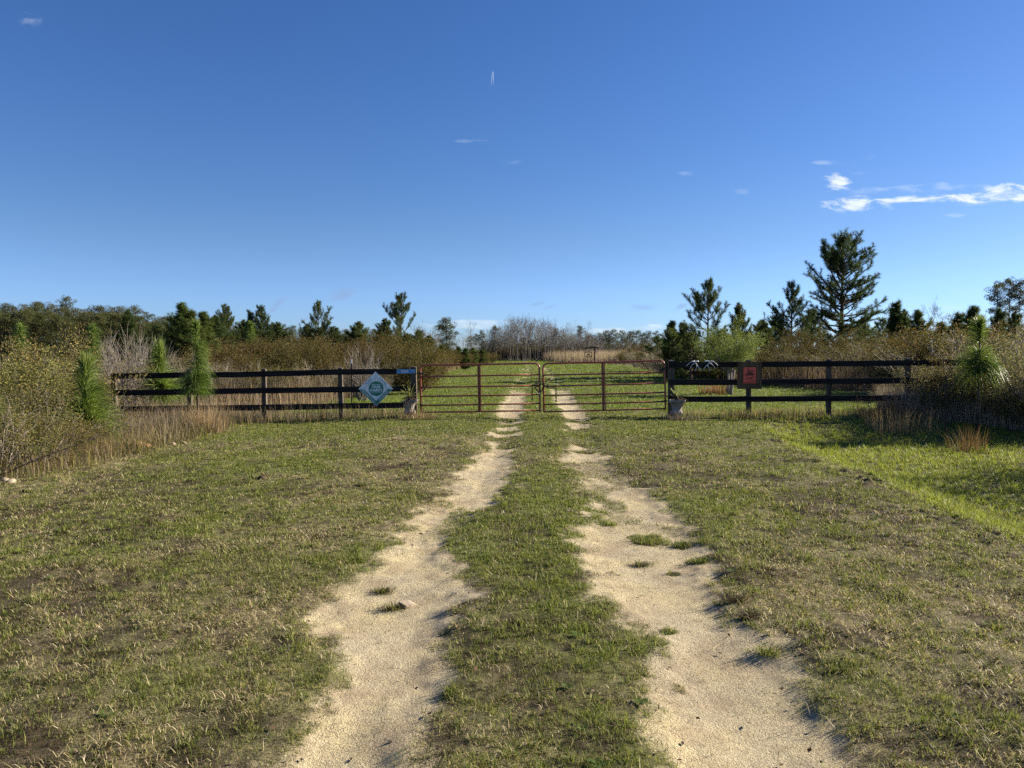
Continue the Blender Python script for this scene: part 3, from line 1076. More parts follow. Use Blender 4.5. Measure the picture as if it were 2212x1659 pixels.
# ------------------------------------------------------------------ fence
def board(mb, a, b, h, th, rng, sag=0.0, n=7):
    """a slightly bowed and uneven board from a to b, given as middle points of its face"""
    a, b = np.array(a), np.array(b)
    t = np.linspace(0, 1, n)
    m = a + (b - a) * t[:, None]
    m[:, 2] += -sag * np.sin(np.pi * t) + rng.normal(0, .002, n)
    hh = h / 2 + rng.normal(0, .0015, n)
    v, f = [], []
    for i in range(n):
        v += [(m[i, 0], m[i, 1] - th / 2, m[i, 2] - hh[i]), (m[i, 0], m[i, 1] - th / 2, m[i, 2] + hh[i]), (m[i, 0], m[i, 1] + th / 2, m[i, 2] + hh[i]), (m[i, 0], m[i, 1] + th / 2, m[i, 2] - hh[i])]
        if i < n - 1:
            for k in range(4):
                f.append((4 * i + k, 4 * i + (k + 1) % 4, 4 * i + 4 + (k + 1) % 4, 4 * i + 4 + k))
    f += [(3, 2, 1, 0), (4 * n - 4, 4 * n - 3, 4 * n - 2, 4 * n - 1)]
    mb.add(v, [np.array(f)])


def post_mesh(top, bot, w, cap=True):
    """square post with a low pyramid top, leaning from bot to top"""
    mb = MB()
    t, b = np.array(top), np.array(bot)
    k = np.array([(-1, -1), (1, -1), (1, 1), (-1, 1)]) * w / 2
    v = [(*(b[:2] + q), b[2] - .3) for q in k] + [(*(t[:2] + q), t[2]) for q in k]
    v += [(*(t[:2] + q * .93), t[2] + .006) for q in k] + [(t[0], t[1], t[2] + .03)]
    f4 = [(0, 1, 5, 4), (1, 2, 6, 5), (2, 3, 7, 6), (3, 0, 4, 7), (4, 5, 9, 8), (5, 6, 10, 9), (6, 7, 11, 10), (7, 4, 8, 11), (3, 2, 1, 0)]
    f3 = [(8, 9, 12), (9, 10, 12), (10, 11, 12), (11, 8, 12)]
    mb.add(v, [np.array(f4), np.array(f3)])
    return mb


FD = 19.3       # the fence stands this far from the eye
RH = .142


def build_fence(name, label, posts, rails, gate_post, w=.105, rail_ends=None):
    """posts: (X, Ytop, Ybottom); rails: list of [(X, Y) ...] picture points along a rail's middle"""
    rng = np.random.default_rng(int(posts[0][0]))
    base = W(posts[0][0], posts[0][2], FD)
    root = thing(name, label, 'fence')
    for i, (X, Yt, Yb) in enumerate(posts):
        ww = .145 if i == gate_post else w
        yc = FD + .02 + ww / 2 + .003
        t, b = W(X, Yt, yc), W(X + (3 if X < 1000 else 0), Yb, yc)
        b.z = min(b.z, h1(b.x, b.y))
        post_mesh((t.x, t.y, t.z - .02), (b.x, b.y, b.z), ww).build('post', M['postwood'], root)
    for r in rails:
        for (X0, Y0), (X1, Y1) in zip(r[:-1], r[1:]):
            mb = MB()
            a, b = W(X0, Y0, FD), W(X1, Y1, FD)
            board(mb, (a.x + .003, a.y, a.z), (b.x - .003, b.y, b.z), RH, .038, rng, rng.uniform(0, .008))
            mb.build('rail', M['paintwood'], root)
    return root


build_fence('board_fence', 'three-board black wooden fence left of the gates, carrying the diamond sign and street sign',
            [(246, 806, 912), (409, 798, 908), (570, 796, 907), (735, 794, 902), (893, 791, 898)],
            [[(241, 812.2), (409, 810.4), (570, 808), (735, 803.4), (899, 801.8)],
             [(241, 848.5), (409, 846.5), (570, 843.6), (735, 841.4), (899, 839)],
             [(241, 884), (409, 882), (570, 880), (735, 876.8), (899, 874.6)]], 4)
build_fence('board_fence', 'three-board black wooden fence right of the gates, carrying the antlers and red sign',
            [(1450, 778, 895), (1617, 777, 896), (1790, 775, 892), (1961, 773, 893), (2133, 771, 896)],
            [[(1444, 788), (1617, 787.2), (1790, 785.6), (1961, 783.8), (2140, 782)],
             [(1444, 825.5), (1617, 825), (1790, 823.6), (1961, 822), (2140, 820)],
             [(1444, 862), (1617, 862), (1790, 860.4), (1961, 859.4), (2140, 858)]], 0)


# ------------------------------------------------------------------ gates
def tilt(p, ang):
    c, s = math.cos(ang), math.sin(ang)
    q = np.array(p, float)
    return np.stack([q[:, 0] * c - q[:, 2] * s, q[:, 1], q[:, 0] * s + q[:, 2] * c], 1)


def build_gate(label, blX, blY, w, h, ang, upr, hinge_left):
    o = W(blX, blY, FD + .03)
    root = thing('tube_gate', label, 'gate', o)
    root.rotation_euler = (0, -ang, 0)
    r, rc = .024, .13
    # outer hoop: up one side, rounded corners, along the top and down
    pts = [(0, 0, 0), (0, 0, h - rc)]
    for k in range(1, 7):
        a = k / 6 * math.pi / 2
        pts.append((rc - rc * math.cos(a), 0, h - rc + rc * math.sin(a)))
    for f in (.25, .5, .75):
        pts.append((rc + (w - 2 * rc) * f, 0, h - .006 * math.sin(math.pi * f)))
    for k in range(0, 7):
        a = k / 6 * math.pi / 2
        pts.append((w - rc + rc * math.sin(a), 0, h - rc + rc * math.cos(a)))
    pts += [(w, 0, 0), (w, 0, -.02)]
    MB().tube(pts, r, 10).build('outer_tube', M['gatered'], root, True)
    rng = np.random.default_rng(int(blX))
    for zf in (.014, .165, .36, .555, .79):
        z = zf * (h - .02) / 1.0 * 0.98
        MB().tube([(r * .6, 0, z), (w * .35, 0, z - rng.uniform(0, .006)), (w * .7, 0, z - rng.uniform(0, .006)), (w - r * .6, 0, z)], .0205, 9).build('cross_tube', M['gatered'], root, True)
    # upright: a pressed channel that clasps the tubes from both sides
    mb = MB()
    for dx in (-.036, .030):
        mb.box((upr * w + dx, 0, h / 2 - .01), (.020, .054, h - .03))
    mb.box((upr * w - .01, .030, h / 2 - .01), (.05, .004, h - .035))
    mb.build('upright_brace', M['gatered'], root)
    # hinges
    sx = -1 if hinge_left else 1
    x0 = 0 if hinge_left else w
    for z in (.17 * h, .83 * h):
        hb = MB()
        hb.tube([(x0, 0, z - .03), (x0, 0, z + .03)], .031, 10)
        hb.tube([(x0 + sx * .02, 0, z + .004), (x0 + sx * .075, 0, z + .004), (x0 + sx * .12, .045, z + .004)], .009, 6)
        hb.box((x0 - sx * .055, -.004, z + .002), (.09, .05, .022))
        hb.build('hinge', M['steel'], root)
    return root


gl = build_gate('rusty red tubular gate left of the padlocked chain, hung beside the street sign', 909.8, 892.2, 2.995, 1.205, R(0.95), .495, True)
gr = build_gate('rusty red tubular gate right of the padlocked chain, hung beside the antlers', 1175.2, 890.8, 3.06, 1.23, R(1.45), .495, False)


def build_chain():
    root = thing('chain', 'dark chain wrapped round the meeting tubes of both gates', 'chain', W(1166, 828, FD))
    o = np.array(root.location)

    def run(pts, name):
        p = [np.array(W(X, Y, FD + dy)) - o for X, Y, dy in pts]
        mb = MB()
        seg = [np.linalg.norm(b - a) for a, b in zip(p[:-1], p[1:])]
        tot = sum(seg)
        n = max(4, int(tot / .038))
        cs = np.concatenate([[0], np.cumsum(seg)])
        for i in range(n):
            s = (i + .5) / n * tot
            k = min(np.searchsorted(cs, s) - 1, len(seg) - 1)
            k = max(k, 0)
            d = (p[k + 1] - p[k]) / (seg[k] + 1e-9)
            c = p[k] + d * (s - cs[k])
            u = np.cross(d, [0, 1, 0]) if i % 2 else np.cross(np.cross(d, [0, 1, 0]), d)
            u = u / (np.linalg.norm(u) + 1e-9)
            a = np.linspace(0, 2 * np.pi, 12, endpoint=False)
            ring = c + np.cos(a)[:, None] * d * .027 + np.sin(a)[:, None] * u * .018
            mb.tube(ring, .0085, 5, closed=True)
        mb.build(name, M['steel'], root, True)

    run([(1163, 826, -.02), (1168, 829.5, -.01), (1173, 830, -.02), (1178, 827, -.02)], 'chain_length')
    run([(1166, 849, -.03), (1171, 843, -.02), (1175, 836, -.02), (1178, 832, -.02)], 'chain_length')
    run([(1147, 836, -.03), (1150, 833, -.035), (1155, 831, -.04), (1160, 826, -.04), (1162, 834, -.045), (1155, 838, -.04), (1160, 843, -.04), (1165, 848, -.04)], 'chain_length')
    run([(1150, 835, -.03), (1149.6, 845, -.03), (1149.4, 857, -.03), (1149.2, 867, -.03)], 'loose_chain_end')
    run([(1180, 828, -.03), (1186, 834, -.04), (1181, 837, -.045), (1190, 838, -.035), (1198, 837, -.03), (1203, 840, -.03)], 'chain_length')
    run([(1201, 839, -.03), (1201.4, 850, -.03), (1201.2, 860, -.03), (1201.6, 868, -.03)], 'loose_chain_end')
    lk = thing('padlock', 'silver padlock hanging from the chain between the two gates', 'padlock', W(1165, 849, FD - .05))
    mb = MB()
    mb.box((0, 0, -.012), (.044, .02, .036), Matrix.Rotation(R(28), 3, 'Y'))
    mb.build('lock_body', M['brass'], lk)
    a = np.linspace(0, np.pi, 9)
    sh = np.stack([np.cos(a) * .015, np.zeros(9), np.sin(a) * .02 + .014], 1)
    MB().tube(sh, .0045, 6).build('shackle', M['steel'], lk, True)


build_chain()


# ------------------------------------------------------------------ lettering
def text_mesh(body, width, height_, bold=0.0, shear=0.0, space=1.0):
    """vertices and faces of a flat word, centred, scaled to width x height"""
    cu = bpy.data.curves.new('word', 'FONT')
    cu.body = body
    cu.align_x = 'LEFT'
    cu.offset = bold
    cu.shear = shear
    cu.space_character = space
    cu.resolution_u = 3
    ob = bpy.data.objects.new('word', cu)
    COL.objects.link(ob)
    dg = bpy.context.evaluated_depsgraph_get()
    me = bpy.data.meshes.new_from_object(ob.evaluated_get(dg))
    v = np.array([q.co[:] for q in me.vertices])
    polys = [tuple(p.vertices) for p in me.polygons]
    bpy.data.objects.remove(ob)
    bpy.data.curves.remove(cu)
    bpy.data.meshes.remove(me)
    lo, hi = v.min(0), v.max(0)
    v = (v - (lo + hi) / 2)
    v[:, 0] *= width / (hi[0] - lo[0])
    v[:, 1] *= height_ / (hi[1] - lo[1])
    return v[:, :2], polys


def add_word(mb, body, cx, cz, width, height_, y, rot=0.0, bold=0.0, shear=0.0, space=1.0, col=(1, 1, 1)):
    v, polys = text_mesh(body, width, height_, bold, shear, space)
    c, s = math.cos(rot), math.sin(rot)
    x = cx + v[:, 0] * c - v[:, 1] * s
    z = cz + v[:, 0] * s + v[:, 1] * c
    byn = {}
    for p in polys:
        byn.setdefault(len(p), []).append(p)
    mb.add(np.stack([x, np.full(len(x), y), z], 1), [np.array(q) for q in byn.values()], col)


def disc(cx, cz, r, n=48, wav=0.0, waves=0):
    a = np.linspace(0, 2 * np.pi, n, endpoint=False)
    rr = r * (1 + wav * np.cos(a * waves))
    return np.stack([cx + rr * np.cos(a), cz + rr * np.sin(a)], 1)


def square(h):
    return [(0, h), (h, 0), (0, -h), (-h, 0)]


def build_diamond():
    c = W(811.8, 840, FD - .024)
    root = thing('diamond_sign', 'green and white diamond tree farm sign screwed to the left fence', 'sign', c)
    root.rotation_euler = (0, R(-0.6), 0)
    H = .437
    MB().prism(square(H), -.0015, .0015).build('sign_panel', M['palesign'], root)
    g = MB()
    i = .675 * H
    e = .965 * H
    # lower two bands in green
    g.prism([(-e, -.006), (-i - .004, -.006), (0, -i - .004), (0, -e)][::-1], -.0026, -.0018)
    g.prism([(.003, -e + .003), (.003, -i - .006), (i + .004, -.006), (e, -.006)][::-1], -.0026, -.0018)
    # thin inner outline, upper half, and the hairline at the top
    w = .011
    for sx in (-1, 1):
        q = [(0, i), (sx * i, 0), (sx * (i - w), 0), (0, i - w)]
        g.prism(q if sx > 0 else q[::-1], -.0026, -.0018)
    g.prism([(-.0012, i), (.0012, i), (.0012, e), (-.0012, e)], -.0026, -.0018)
    g.prism(disc(.008, .005, .187, 96, .025, 24), -.0026, -.0018)
    g.build('green_print', M['green'], root)
    rim = MB()
    for k in range(4):
        a, b = square(H - .001)[k], square(H - .001)[(k + 1) % 4]
        a2, b2 = square(H - .010)[k], square(H - .010)[(k + 1) % 4]
        rim.prism([a, b, b2, a2], -.0028, -.0016)
    for k in range(4):
        a, b = square(i - w - .003)[k], square(i - w - .003)[(k + 1) % 4]
        a2, b2 = square(i - w + .001)[k], square(i - w + .001)[(k + 1) % 4]
        if k in (1, 2):
            rim.prism([a2, b2, b, a], -.0028, -.0016)
    rim.build('white_border', M['white'], root)
    y = -.0034
    m = .83 * H / 2
    for mat, args in (('palesign', ('CERTIFIED', .008, .107, .225, .026, y, 0, .03)), ('palesign', ('TREE', .008, .046, .222, .062, y, 0, .045)),
                      ('palesign', ('FARM', .008, -.035, .285, .066, y, 0, .045)), ('palesign', ('RECREATION', -m - .004, -m + .002, .42, .042, y, R(-45), .012)),
                      ('palesign', ('WILDLIFE', m + .002, -m + .004, .33, .042, y, R(45), .012)), ('green', ('WOOD', -m, m, .21, .05, y, R(45), .006)), ('green', ('WATER', m, m, .24, .05, y, R(-45), .006))):
        t = MB()
        add_word(t, *args)
        t.build('lettering', M[mat], root)
    t = MB()
    t.prism([(-.13, -.092), (.15, -.092), (.15, -.087), (-.13, -.087)], y, y + .0005)
    t.build('underline', M['palesign'], root)


def rounded(w, h, r, n=5):
    p = []
    for cx, cz, a0 in ((w / 2 - r, h / 2 - r, 0), (-w / 2 + r, h / 2 - r, 90), (-w / 2 + r, -h / 2 + r, 180), (w / 2 - r, -h / 2 + r, 270)):
        for k in range(n):
            a = R(a0 + 90 * k / (n - 1))
            p.append((cx + r * math.cos(a), cz + r * math.sin(a)))
    return p


def build_street_sign():
    c = W(877, 802.2, FD - .024)
    root = thing('street_sign', 'blue street sign reading QUAIL on the top rail beside the gate post', 'sign', c)
    root.rotation_euler = (0, R(-0.4), 0)
    MB().prism(rounded(.462, .106, .012)[::-1], -.0015, .0015).build('sign_plate', M['blue'], root)
    e = MB()
    o, i = rounded(.456, .100, .011), rounded(.450, .094, .009)
    n = len(o)
    for k in range(n):
        k2 = (k + 1) % n
        e.prism([o[k], o[k2], i[k2], i[k]][::-1], -.0024, -.0016)
    e.build('white_edge', M['palesign'], root)
    for args in (('QUAIL', -.03, 0, .19, .068, -.0024, 0, .02), ('RD', .172, .019, .04, .024, -.0024, 0, .02)):
        t = MB()
        add_word(t, *args)
        t.build('lettering', M['white'], root)


def build_red_sign():
    c = W(1619, 810.8, FD - .045)
    root = thing('framed_sign', 'red notice in a broad brown mitred wood frame on the right fence', 'sign', c)
    w, h, b = .605, .682, .125
    fr = MB()
    O = [(-w / 2, h / 2), (w / 2, h / 2), (w / 2, -h / 2), (-w / 2, -h / 2)]
    I = [(-w / 2 + b, h / 2 - b), (w / 2 - b, h / 2 - b), (w / 2 - b, -h / 2 + b), (-w / 2 + b, -h / 2 + b)]
    for k in range(4):
        k2 = (k + 1) % 4
        q = np.array([O[k], O[k2], I[k2], I[k]])
        q = q.mean(0) + (q - q.mean(0)) * .994
        mb = MB()
        mb.prism(q, -.02, .022 + .0003 * k)
        mb.build('frame_board', M['framewood'], root)
    MB().box((0, .008, 0), (w - 2 * b + .03, .006, h - 2 * b + .03)).build('back_panel', M['framewood'], root)
    pw, ph = .322, .405
    MB().prism(rounded(pw, ph, .014)[::-1], -.0235, -.0205).build('red_plate', M['red'], root)
    t = MB()
    y = -.025
    s = pw / 300.0            # artwork units: 300 wide, 380 high
    def pt(x, yy):
        return ((x - 150) * s, (190 - yy) * s)
    # a low bank of brush with birds taking off
    bank = [pt(*q) for q in [(52, 160), (75, 145), (95, 150), (105, 128), (125, 140), (140, 118), (165, 132), (190, 122), (205, 140), (232, 138), (262, 160)]]
    t.prism(bank, y, y + .0005)
    for q in ([(100, 50), (112, 38), (128, 40), (136, 52), (130, 66), (116, 74), (104, 66)], [(82, 100), (110, 104), (124, 92), (140, 112), (118, 122), (96, 118)],
              [(140, 72), (152, 60), (158, 82), (170, 96), (205, 100), (222, 74), (236, 70), (222, 96), (200, 116), (160, 114), (140, 92)], [(176, 84), (206, 66), (232, 66), (206, 78), (182, 94)],
              [(110, 74), (124, 72), (134, 100), (122, 108)]):
        t.prism([pt(*z) for z in q], y - .0003, y + .0004)
    t.prism([pt(48, 160), pt(266, 160), pt(266, 172), pt(48, 172)][::-1], y - .0005, y + .0004)
    t.build('bird_emblem', M['black'], root)
    for body, cx, cz, ww, hh, rot, bold, shear in (('QUAIL', 152, 193, 205, 36, 0, .015, 0), ('forever', 150, 246, 180, 62, 9, .012, .35), ('HABITAT', 228, 316, 112, 18, 0, .03, 0), ('MANAGEMENT AREA', 150, 354, 272, 20, 0, .03, 0)):
        x, z = pt(cx, cz)
        t = MB()
        add_word(t, body, x, z, ww * s, hh * s, y, R(rot), bold, shear)
        t.build('lettering', M['black'], root)


build_diamond()
build_street_sign()
build_red_sign()


# ------------------------------------------------------------------ antlers on the right fence's top rail
def build_antlers():
    def P(zx, zy, dy):
        return np.array(W(1425.7 + zx * .0868, 763.2 + zy * .0868, FD + dy))

    def one(name, label, tines, base):
        o = Vector(P(*base, -.03))
        root = thing(name, label, 'antler', o)
        for nm, pts, r0, r1 in tines:
            p = np.array([P(*q) for q in pts]) - np.array(o)
            # smooth the run of points
            t = np.linspace(0, len(p) - 1, 14)
            sp = np.stack([np.interp(t, np.arange(len(p)), p[:, k]) for k in range(3)], 1)
            for _ in range(2):
                sp[1:-1] = (sp[:-2] + 2 * sp[1:-1] + sp[2:]) / 4
            MB().tube(sp, np.linspace(r0, r1, 14) + .002 * np.sin(np.linspace(0, 9, 14)), 8).build(nm, M['antler'], root, True)

    one('antler', 'white shed antler on the top rail, the one nearer the gate',
        [('beam', [(962, 205, -.03), (905, 198, -.03), (860, 200, -.035), (885, 250, -.06), (925, 295, -.085), (975, 355, -.10), (998, 400, -.095), (1006, 440, -.08)], .0165, .005),
         ('tine', [(862, 196, -.035), (810, 200, -.06), (760, 222, -.085), (700, 268, -.10), (655, 320, -.10)], .014, .004),
         ('tine', [(852, 235, -.05), (825, 268, -.075), (782, 310, -.09), (740, 385, -.09)], .011, .004),
         ('tine', [(910, 285, -.08), (916, 325, -.10), (902, 375, -.11), (870, 440, -.11)], .010, .004)], (962, 205))
    one('antler', 'white shed antler on the top rail, the one nearer the red sign',
        [('beam', [(1105, 192, -.03), (1165, 196, -.03), (1250, 192, -.035), (1235, 230, -.06), (1190, 275, -.085), (1145, 320, -.10), (1100, 380, -.095), (1072, 436, -.08)], .0165, .005),
         ('tine', [(1255, 192, -.035), (1310, 200, -.06), (1370, 228, -.085), (1415, 270, -.10), (1442, 312, -.10)], .014, .004),
         ('tine', [(1248, 238, -.05), (1285, 268, -.075), (1340, 320, -.09), (1385, 386, -.09)], .011, .004),
         ('tine', [(1185, 290, -.08), (1200, 330, -.10), (1222, 375, -.11), (1242, 436, -.11)], .010, .004)], (1105, 192))


build_antlers()


# ------------------------------------------------------------------ urns with yuccas
def build_urn(X, Yb, h, label, d, broken, plabel, pseed):
    c = W(X, Yb, d)
    c.z = h1(c.x, c.y) - .015
    root = thing('garden_urn', label, 'planter', c)
    prof = [(.0, .105), (.02, .125), (.05, .12), (.06, .085), (.09, .08), (.12, .135), (.16, .17), (.20, .168), (.235, .14), (.26, .125), (.30, .128), (.36, .140), (.42, .165), (.47, .21), (.49, .225)]
    k = h / .53
    n = 96
    a = np.linspace(0, 2 * np.pi, n, endpoint=False)
    V, rings = [], 0
    for z, r in prof:
        amp = .075 if .1 < z < .48 else .02
        rr = r * (1 + amp * np.abs(np.cos(a * 9)) - amp / 2)
        V.append(np.stack([rr * np.cos(a), rr * np.sin(a), np.full(n, z)], 1))
        rings += 1
    q = []
    i = np.arange(n)
    for j in range(rings - 1):
        q.append(np.stack([j * n + i, j * n + (i + 1) % n, (j + 1) * n + (i + 1) % n, (j + 1) * n + i], 1))
    mb = MB()
    mb.add(np.concatenate(V) * k, [np.concatenate(q)])
    mb.build('bowl', M['concrete'], root, True)
    # thick scalloped rim, chipped away on one urn
    rim = MB()
    rr0 = .232 * (1 + .035 * np.abs(np.cos(a * 9)))
    zt = np.full(n, .535)
    if broken:
        gone = np.clip(np.cos(a - R(200)) * 1.6 - .2, 0, 1)
        zt = zt - .05 * gone - .008 * np.abs(np.sin(a * 11 + 1)) * gone
        rr0 = rr0 * (1 - .10 * gone)
    L1 = np.stack([rr0 * .93 * np.cos(a), rr0 * .93 * np.sin(a), np.full(n, .478)], 1)
    L2 = np.stack([rr0 * np.cos(a), rr0 * np.sin(a), np.full(n, .492)], 1)
    L3 = np.stack([rr0 * 1.02 * np.cos(a), rr0 * 1.02 * np.sin(a), zt - .006], 1)
    L4 = np.stack([rr0 * .99 * np.cos(a), rr0 * .99 * np.sin(a), zt], 1)
    L5 = np.stack([rr0 * .86 * np.cos(a), rr0 * .86 * np.sin(a), zt - .002], 1)
    L6 = np.stack([rr0 * .83 * np.cos(a), rr0 * .83 * np.sin(a), np.full(n, .46)], 1)
    q = [np.stack([j * n + i, j * n + (i + 1) % n, (j + 1) * n + (i + 1) % n, (j + 1) * n + i], 1) for j in range(5)]
    rim.add(np.concatenate([L1, L2, L3, L4, L5, L6]) * k, [np.concatenate(q)])
    rim.build('rim', M['concrete'], root, True)
    so = MB()
    rr = .2
    so.add(np.concatenate([np.stack([rr * np.cos(a), rr * np.sin(a), np.full(n, .485)], 1), [[0, 0, .51]]]) * k, [np.stack([i, (i + 1) % n, np.full(n, n)], 1)])
    so.build('soil', M['soil'], root, True)
    # yucca
    rng = np.random.default_rng(pseed)
    yc = thing('yucca', plabel, 'plant', (c.x, c.y, c.z + .5 * k))
    lv, dd = MB(), MB()

    def ribbon(mb, az, el, L, w, col, droop):
        m = 6
        t = np.linspace(0, 1, m)
        d = np.array([math.cos(az) * math.cos(el), math.sin(az) * math.cos(el), math.sin(el)])
        sd = np.cross(d, [0, 0, 1.0])
        sd /= np.linalg.norm(sd) + 1e-9
        p = np.array([0, 0, .10]) + d * .02 + np.outer(t * L, d) + np.outer(-droop * L * t ** 2, [0, 0, 1])
        ww = w * np.array([.8, 1, .95, .75, .45, .05])
        nrm = np.cross(sd, d)
        v = np.concatenate([p - sd * ww[:, None] / 2 + nrm * .004, p - nrm * .002, p + sd * ww[:, None] / 2 + nrm * .004])
        f = []
        for s in range(2):
            for j in range(m - 1):
                f.append((s * m + j, s * m + j + 1, (s + 1) * m + j + 1, (s + 1) * m + j))
        mb.add(v, [np.array(f)], col)

    for s in range(26):
        el = R(rng.uniform(8, 84))
        c2 = np.array([(.16, .19, .06), (.22, .25, .10), (.30, .31, .15)][s % 3]) * rng.uniform(.8, 1.2)
        ribbon(lv, rng.uniform(0, 6.28), el, rng.uniform(.24, .36), .022, c2, rng.uniform(0, .12))
    for s in range(30):
        ribbon(dd, rng.uniform(0, 6.28), R(rng.uniform(-38, 8)), rng.uniform(.16, .25), .02, np.array([(.13, .10, .075), (.2, .155, .11), (.09, .07, .055)][s % 3]), rng.uniform(.2, .6))
    lv.build('leaves', M['leaf'], yc)
    dd.build('dead_leaves', M['dry'], yc)
    MB().tube([(0, 0, -.02), (0, 0, .07), (.01, 0, .13)], [.045, .035, .028], 8).build('stem', M['bark'], yc, True)


build_urn(885, 902, .46, 'fluted concrete urn with a broken rim standing under the street sign', 18.93, True, 'spiky yucca growing in the broken urn under the street sign', 3)
build_urn(1462, 893, .47, 'fluted concrete urn with a whole flat rim below the antlers', 18.95, False, 'spiky yucca growing in the whole urn below the antlers', 8)


# ------------------------------------------------------------------ posts, poles and the far sign
def t_post(X, Yt, Yb, d, label, pale):
    t = W(X, Yt, d)
    g = h1(t.x, d)
    H = t.z - g
    root = thing('metal_post', label, 'post', (t.x, d, g))
    mb = MB()
    mb.box((0, 0, H / 2 - .15), (.034, .005, H + .3))
    mb.box((0, .0145, H / 2 - .15), (.006, .024, H + .3))
    for k in range(int(H / .06)):
        mb.box((0, -.005, .05 + k * .06), (.014, .006, .012))
    mb.build('shaft', M['steel'], root)
    if pale:
        MB().box((0, -.001, H - .055), (.04, .016, .12)).build('painted_tip', M['white'], root)


t_post(759, 777, 857, 23.5, 'steel fence stake with a white tip behind the diamond sign', True)
t_post(2044, 811, 932, 17.3, 'thin dark steel stake in front of the right thicket', False)


def build_pole():
    d = 150
    t = W(140.2, 699, d)
    root = thing('utility_pole', 'grey utility pole before the left pine wood', 'utility pole', (t.x, d, 0))
    MB().tube([(0, 0, -.5), (0, 0, t.z)], [.17, .12], 8).build('pole_shaft', M['galv'], root, True)
    mb = MB()
    mb.tube([(.55, 0, t.z - .75), (.55, 0, t.z - .15)], .16, 10)
    mb.build('transformer', M['white'], root, True)
    MB().box((.28, 0, t.z - .35), (.5, .05, .05)).build('bracket', M['steel'], root)
    w = thing('power_line', 'two thin power wires running left from the utility pole', 'wire', (t.x, d, 0))
    for dz, dy in ((.35, 0), (1.4, .05)):
        x = np.linspace(0, -60, 16)
        z = t.z - dz - .9 * (1 - ((x + 30) / 30) ** 2) - .012 * np.abs(x)
        MB().tube(np.stack([x, np.full(16, dy), z], 1), .022, 4).build('wire', M['galv'], w)


build_pole()


def build_ranch_sign():
    d = 112
    b = W(1285, 786, d)
    b.z = h1(b.x, d)
    k = d / F                       # metres per picture px
    root = thing('post_sign', 'rough log post with a crossbar and oval iron plaque far down the lane', 'sign', b)
    top = 763 + EYE / k - 749.5
    rng = np.random.default_rng(4)
    hz = W(1285, 749.5, d).z - b.z
    pts = [(rng.normal(0, .03), rng.normal(0, .03), z) for z in np.linspace(-.3, hz, 8)]
    MB().tube(pts, [.17, .15, .12, .13, .11, .12, .15, .13], 8).build('log_post', M['bark'], root, True)
    bz = hz - .06
    MB().tube([(-1.55, 0, bz - .12), (-.9, 0, bz - .05), (-.5, 0, bz + .05), (0, 0, bz), (.6, 0, bz + .06)], [.09, .10, .14, .13, .15], 8).build('crossbar', M['bark'], root, True)
    cx, cz, rx, rz = (1271 - 1285) * k, W(1271, 765.5, d).z - b.z, .53, .37
    a = np.linspace(0, 2 * np.pi, 40, endpoint=False)
    e = np.stack([cx + rx * np.sign(np.cos(a)) * np.abs(np.cos(a)) ** .7, np.zeros(40), cz + rz * np.sign(np.sin(a)) * np.abs(np.sin(a)) ** .7], 1)
    pl = MB()
    pl.tube(e, .055, 6, closed=True)
    bird = np.array([(-.2, -.1), (-.1, .02), (-.12, .1), (-.06, .16), (0, .1), (.1, .02), (.24, -.12), (.05, -.12)]) + [cx, cz]
    pl.prism(bird[::-1], -.02, .02)
    pl.tube([(cx - .33, 0, cz - .12), (cx, 0, cz - .17), (cx + .33, 0, cz - .12)], .025, 5)
    pl.tube([(cx - .3, 0, cz + .16), (cx + .3, 0, cz + .19)], .02, 5)
    pl.build('iron_plaque', M['black'], root)
    for dx in (-.35, .35):
        MB().tube([(cx + dx, 0, cz + rz * .9), (cx + dx, 0, bz - .08)], .015, 4).build('hanger', M['steel'], root)


build_ranch_sign()


# ------------------------------------------------------------------ stones and bits on the ground
def stone(X, Y, r, label, seed, mat='rock', flat=.6, cat='stone', name='stone'):
    rng = np.random.default_rng(seed)
    d = depth_of(Y)
    x = x_of(X, d)
    n, m = 14, 8
    v = []
    for j in range(1, m):
        th = math.pi * j / m
        for i in range(n):
            a = 2 * math.pi * i / n
            q = np.array([math.sin(th) * math.cos(a), math.sin(th) * math.sin(a), math.cos(th)])
            k = 1 + .34 * (float(vnoise(np.array([q[0] * 1.7 + seed]), np.array([q[1] * 1.7 + q[2] * 2.3]), seed)[0]) - .5) + rng.normal(0, .03)
            v.append(q * k * r * np.array([1.25, .9, flat]))
    v += [(0, 0, r * flat), (0, 0, -r * flat)]
    f4 = []
    for j in range(m - 2):
        for i in range(n):
            f4.append((j * n + i, (j + 1) * n + i, (j + 1) * n + (i + 1) % n, j * n + (i + 1) % n))
    t = len(v)
    f3 = [(i, (i + 1) % n, t - 2) for i in range(n)] + [((m - 2) * n + (i + 1) % n, (m - 2) * n + i, t - 1) for i in range(n)]
    o = MB().add(v, [np.array(f4), np.array(f3)]).build(name, M[mat], smooth=True)
    o.location = (x, d, h1(x, d) + r * flat * .35)
    o.rotation_euler = (rng.normal(0, .15), rng.normal(0, .15), rng.uniform(0, 6))
    tag(o, label, cat)


stone(8, 1028, .075, 'pale stone at the left edge of the mown verge', 1)
stone(24, 1031, .05, 'smaller pale stone beside the one at the verge edge', 9)
stone(303, 954, .14, 'rust orange stone at the foot of the left weeds', 2, 'rust')
stone(371, 950, .07, 'whitish stone at the foot of the weeds right of the orange one', 3)
stone(394, 947, .06, 'small whitish stone nearest the tall sapling', 4)
stone(566, 1030, .05, 'brown clod among the grass of the left verge', 5, 'soil', .5)
stone(1775, 893, .05, 'small pale stone in turned soil before the right fence', 6)


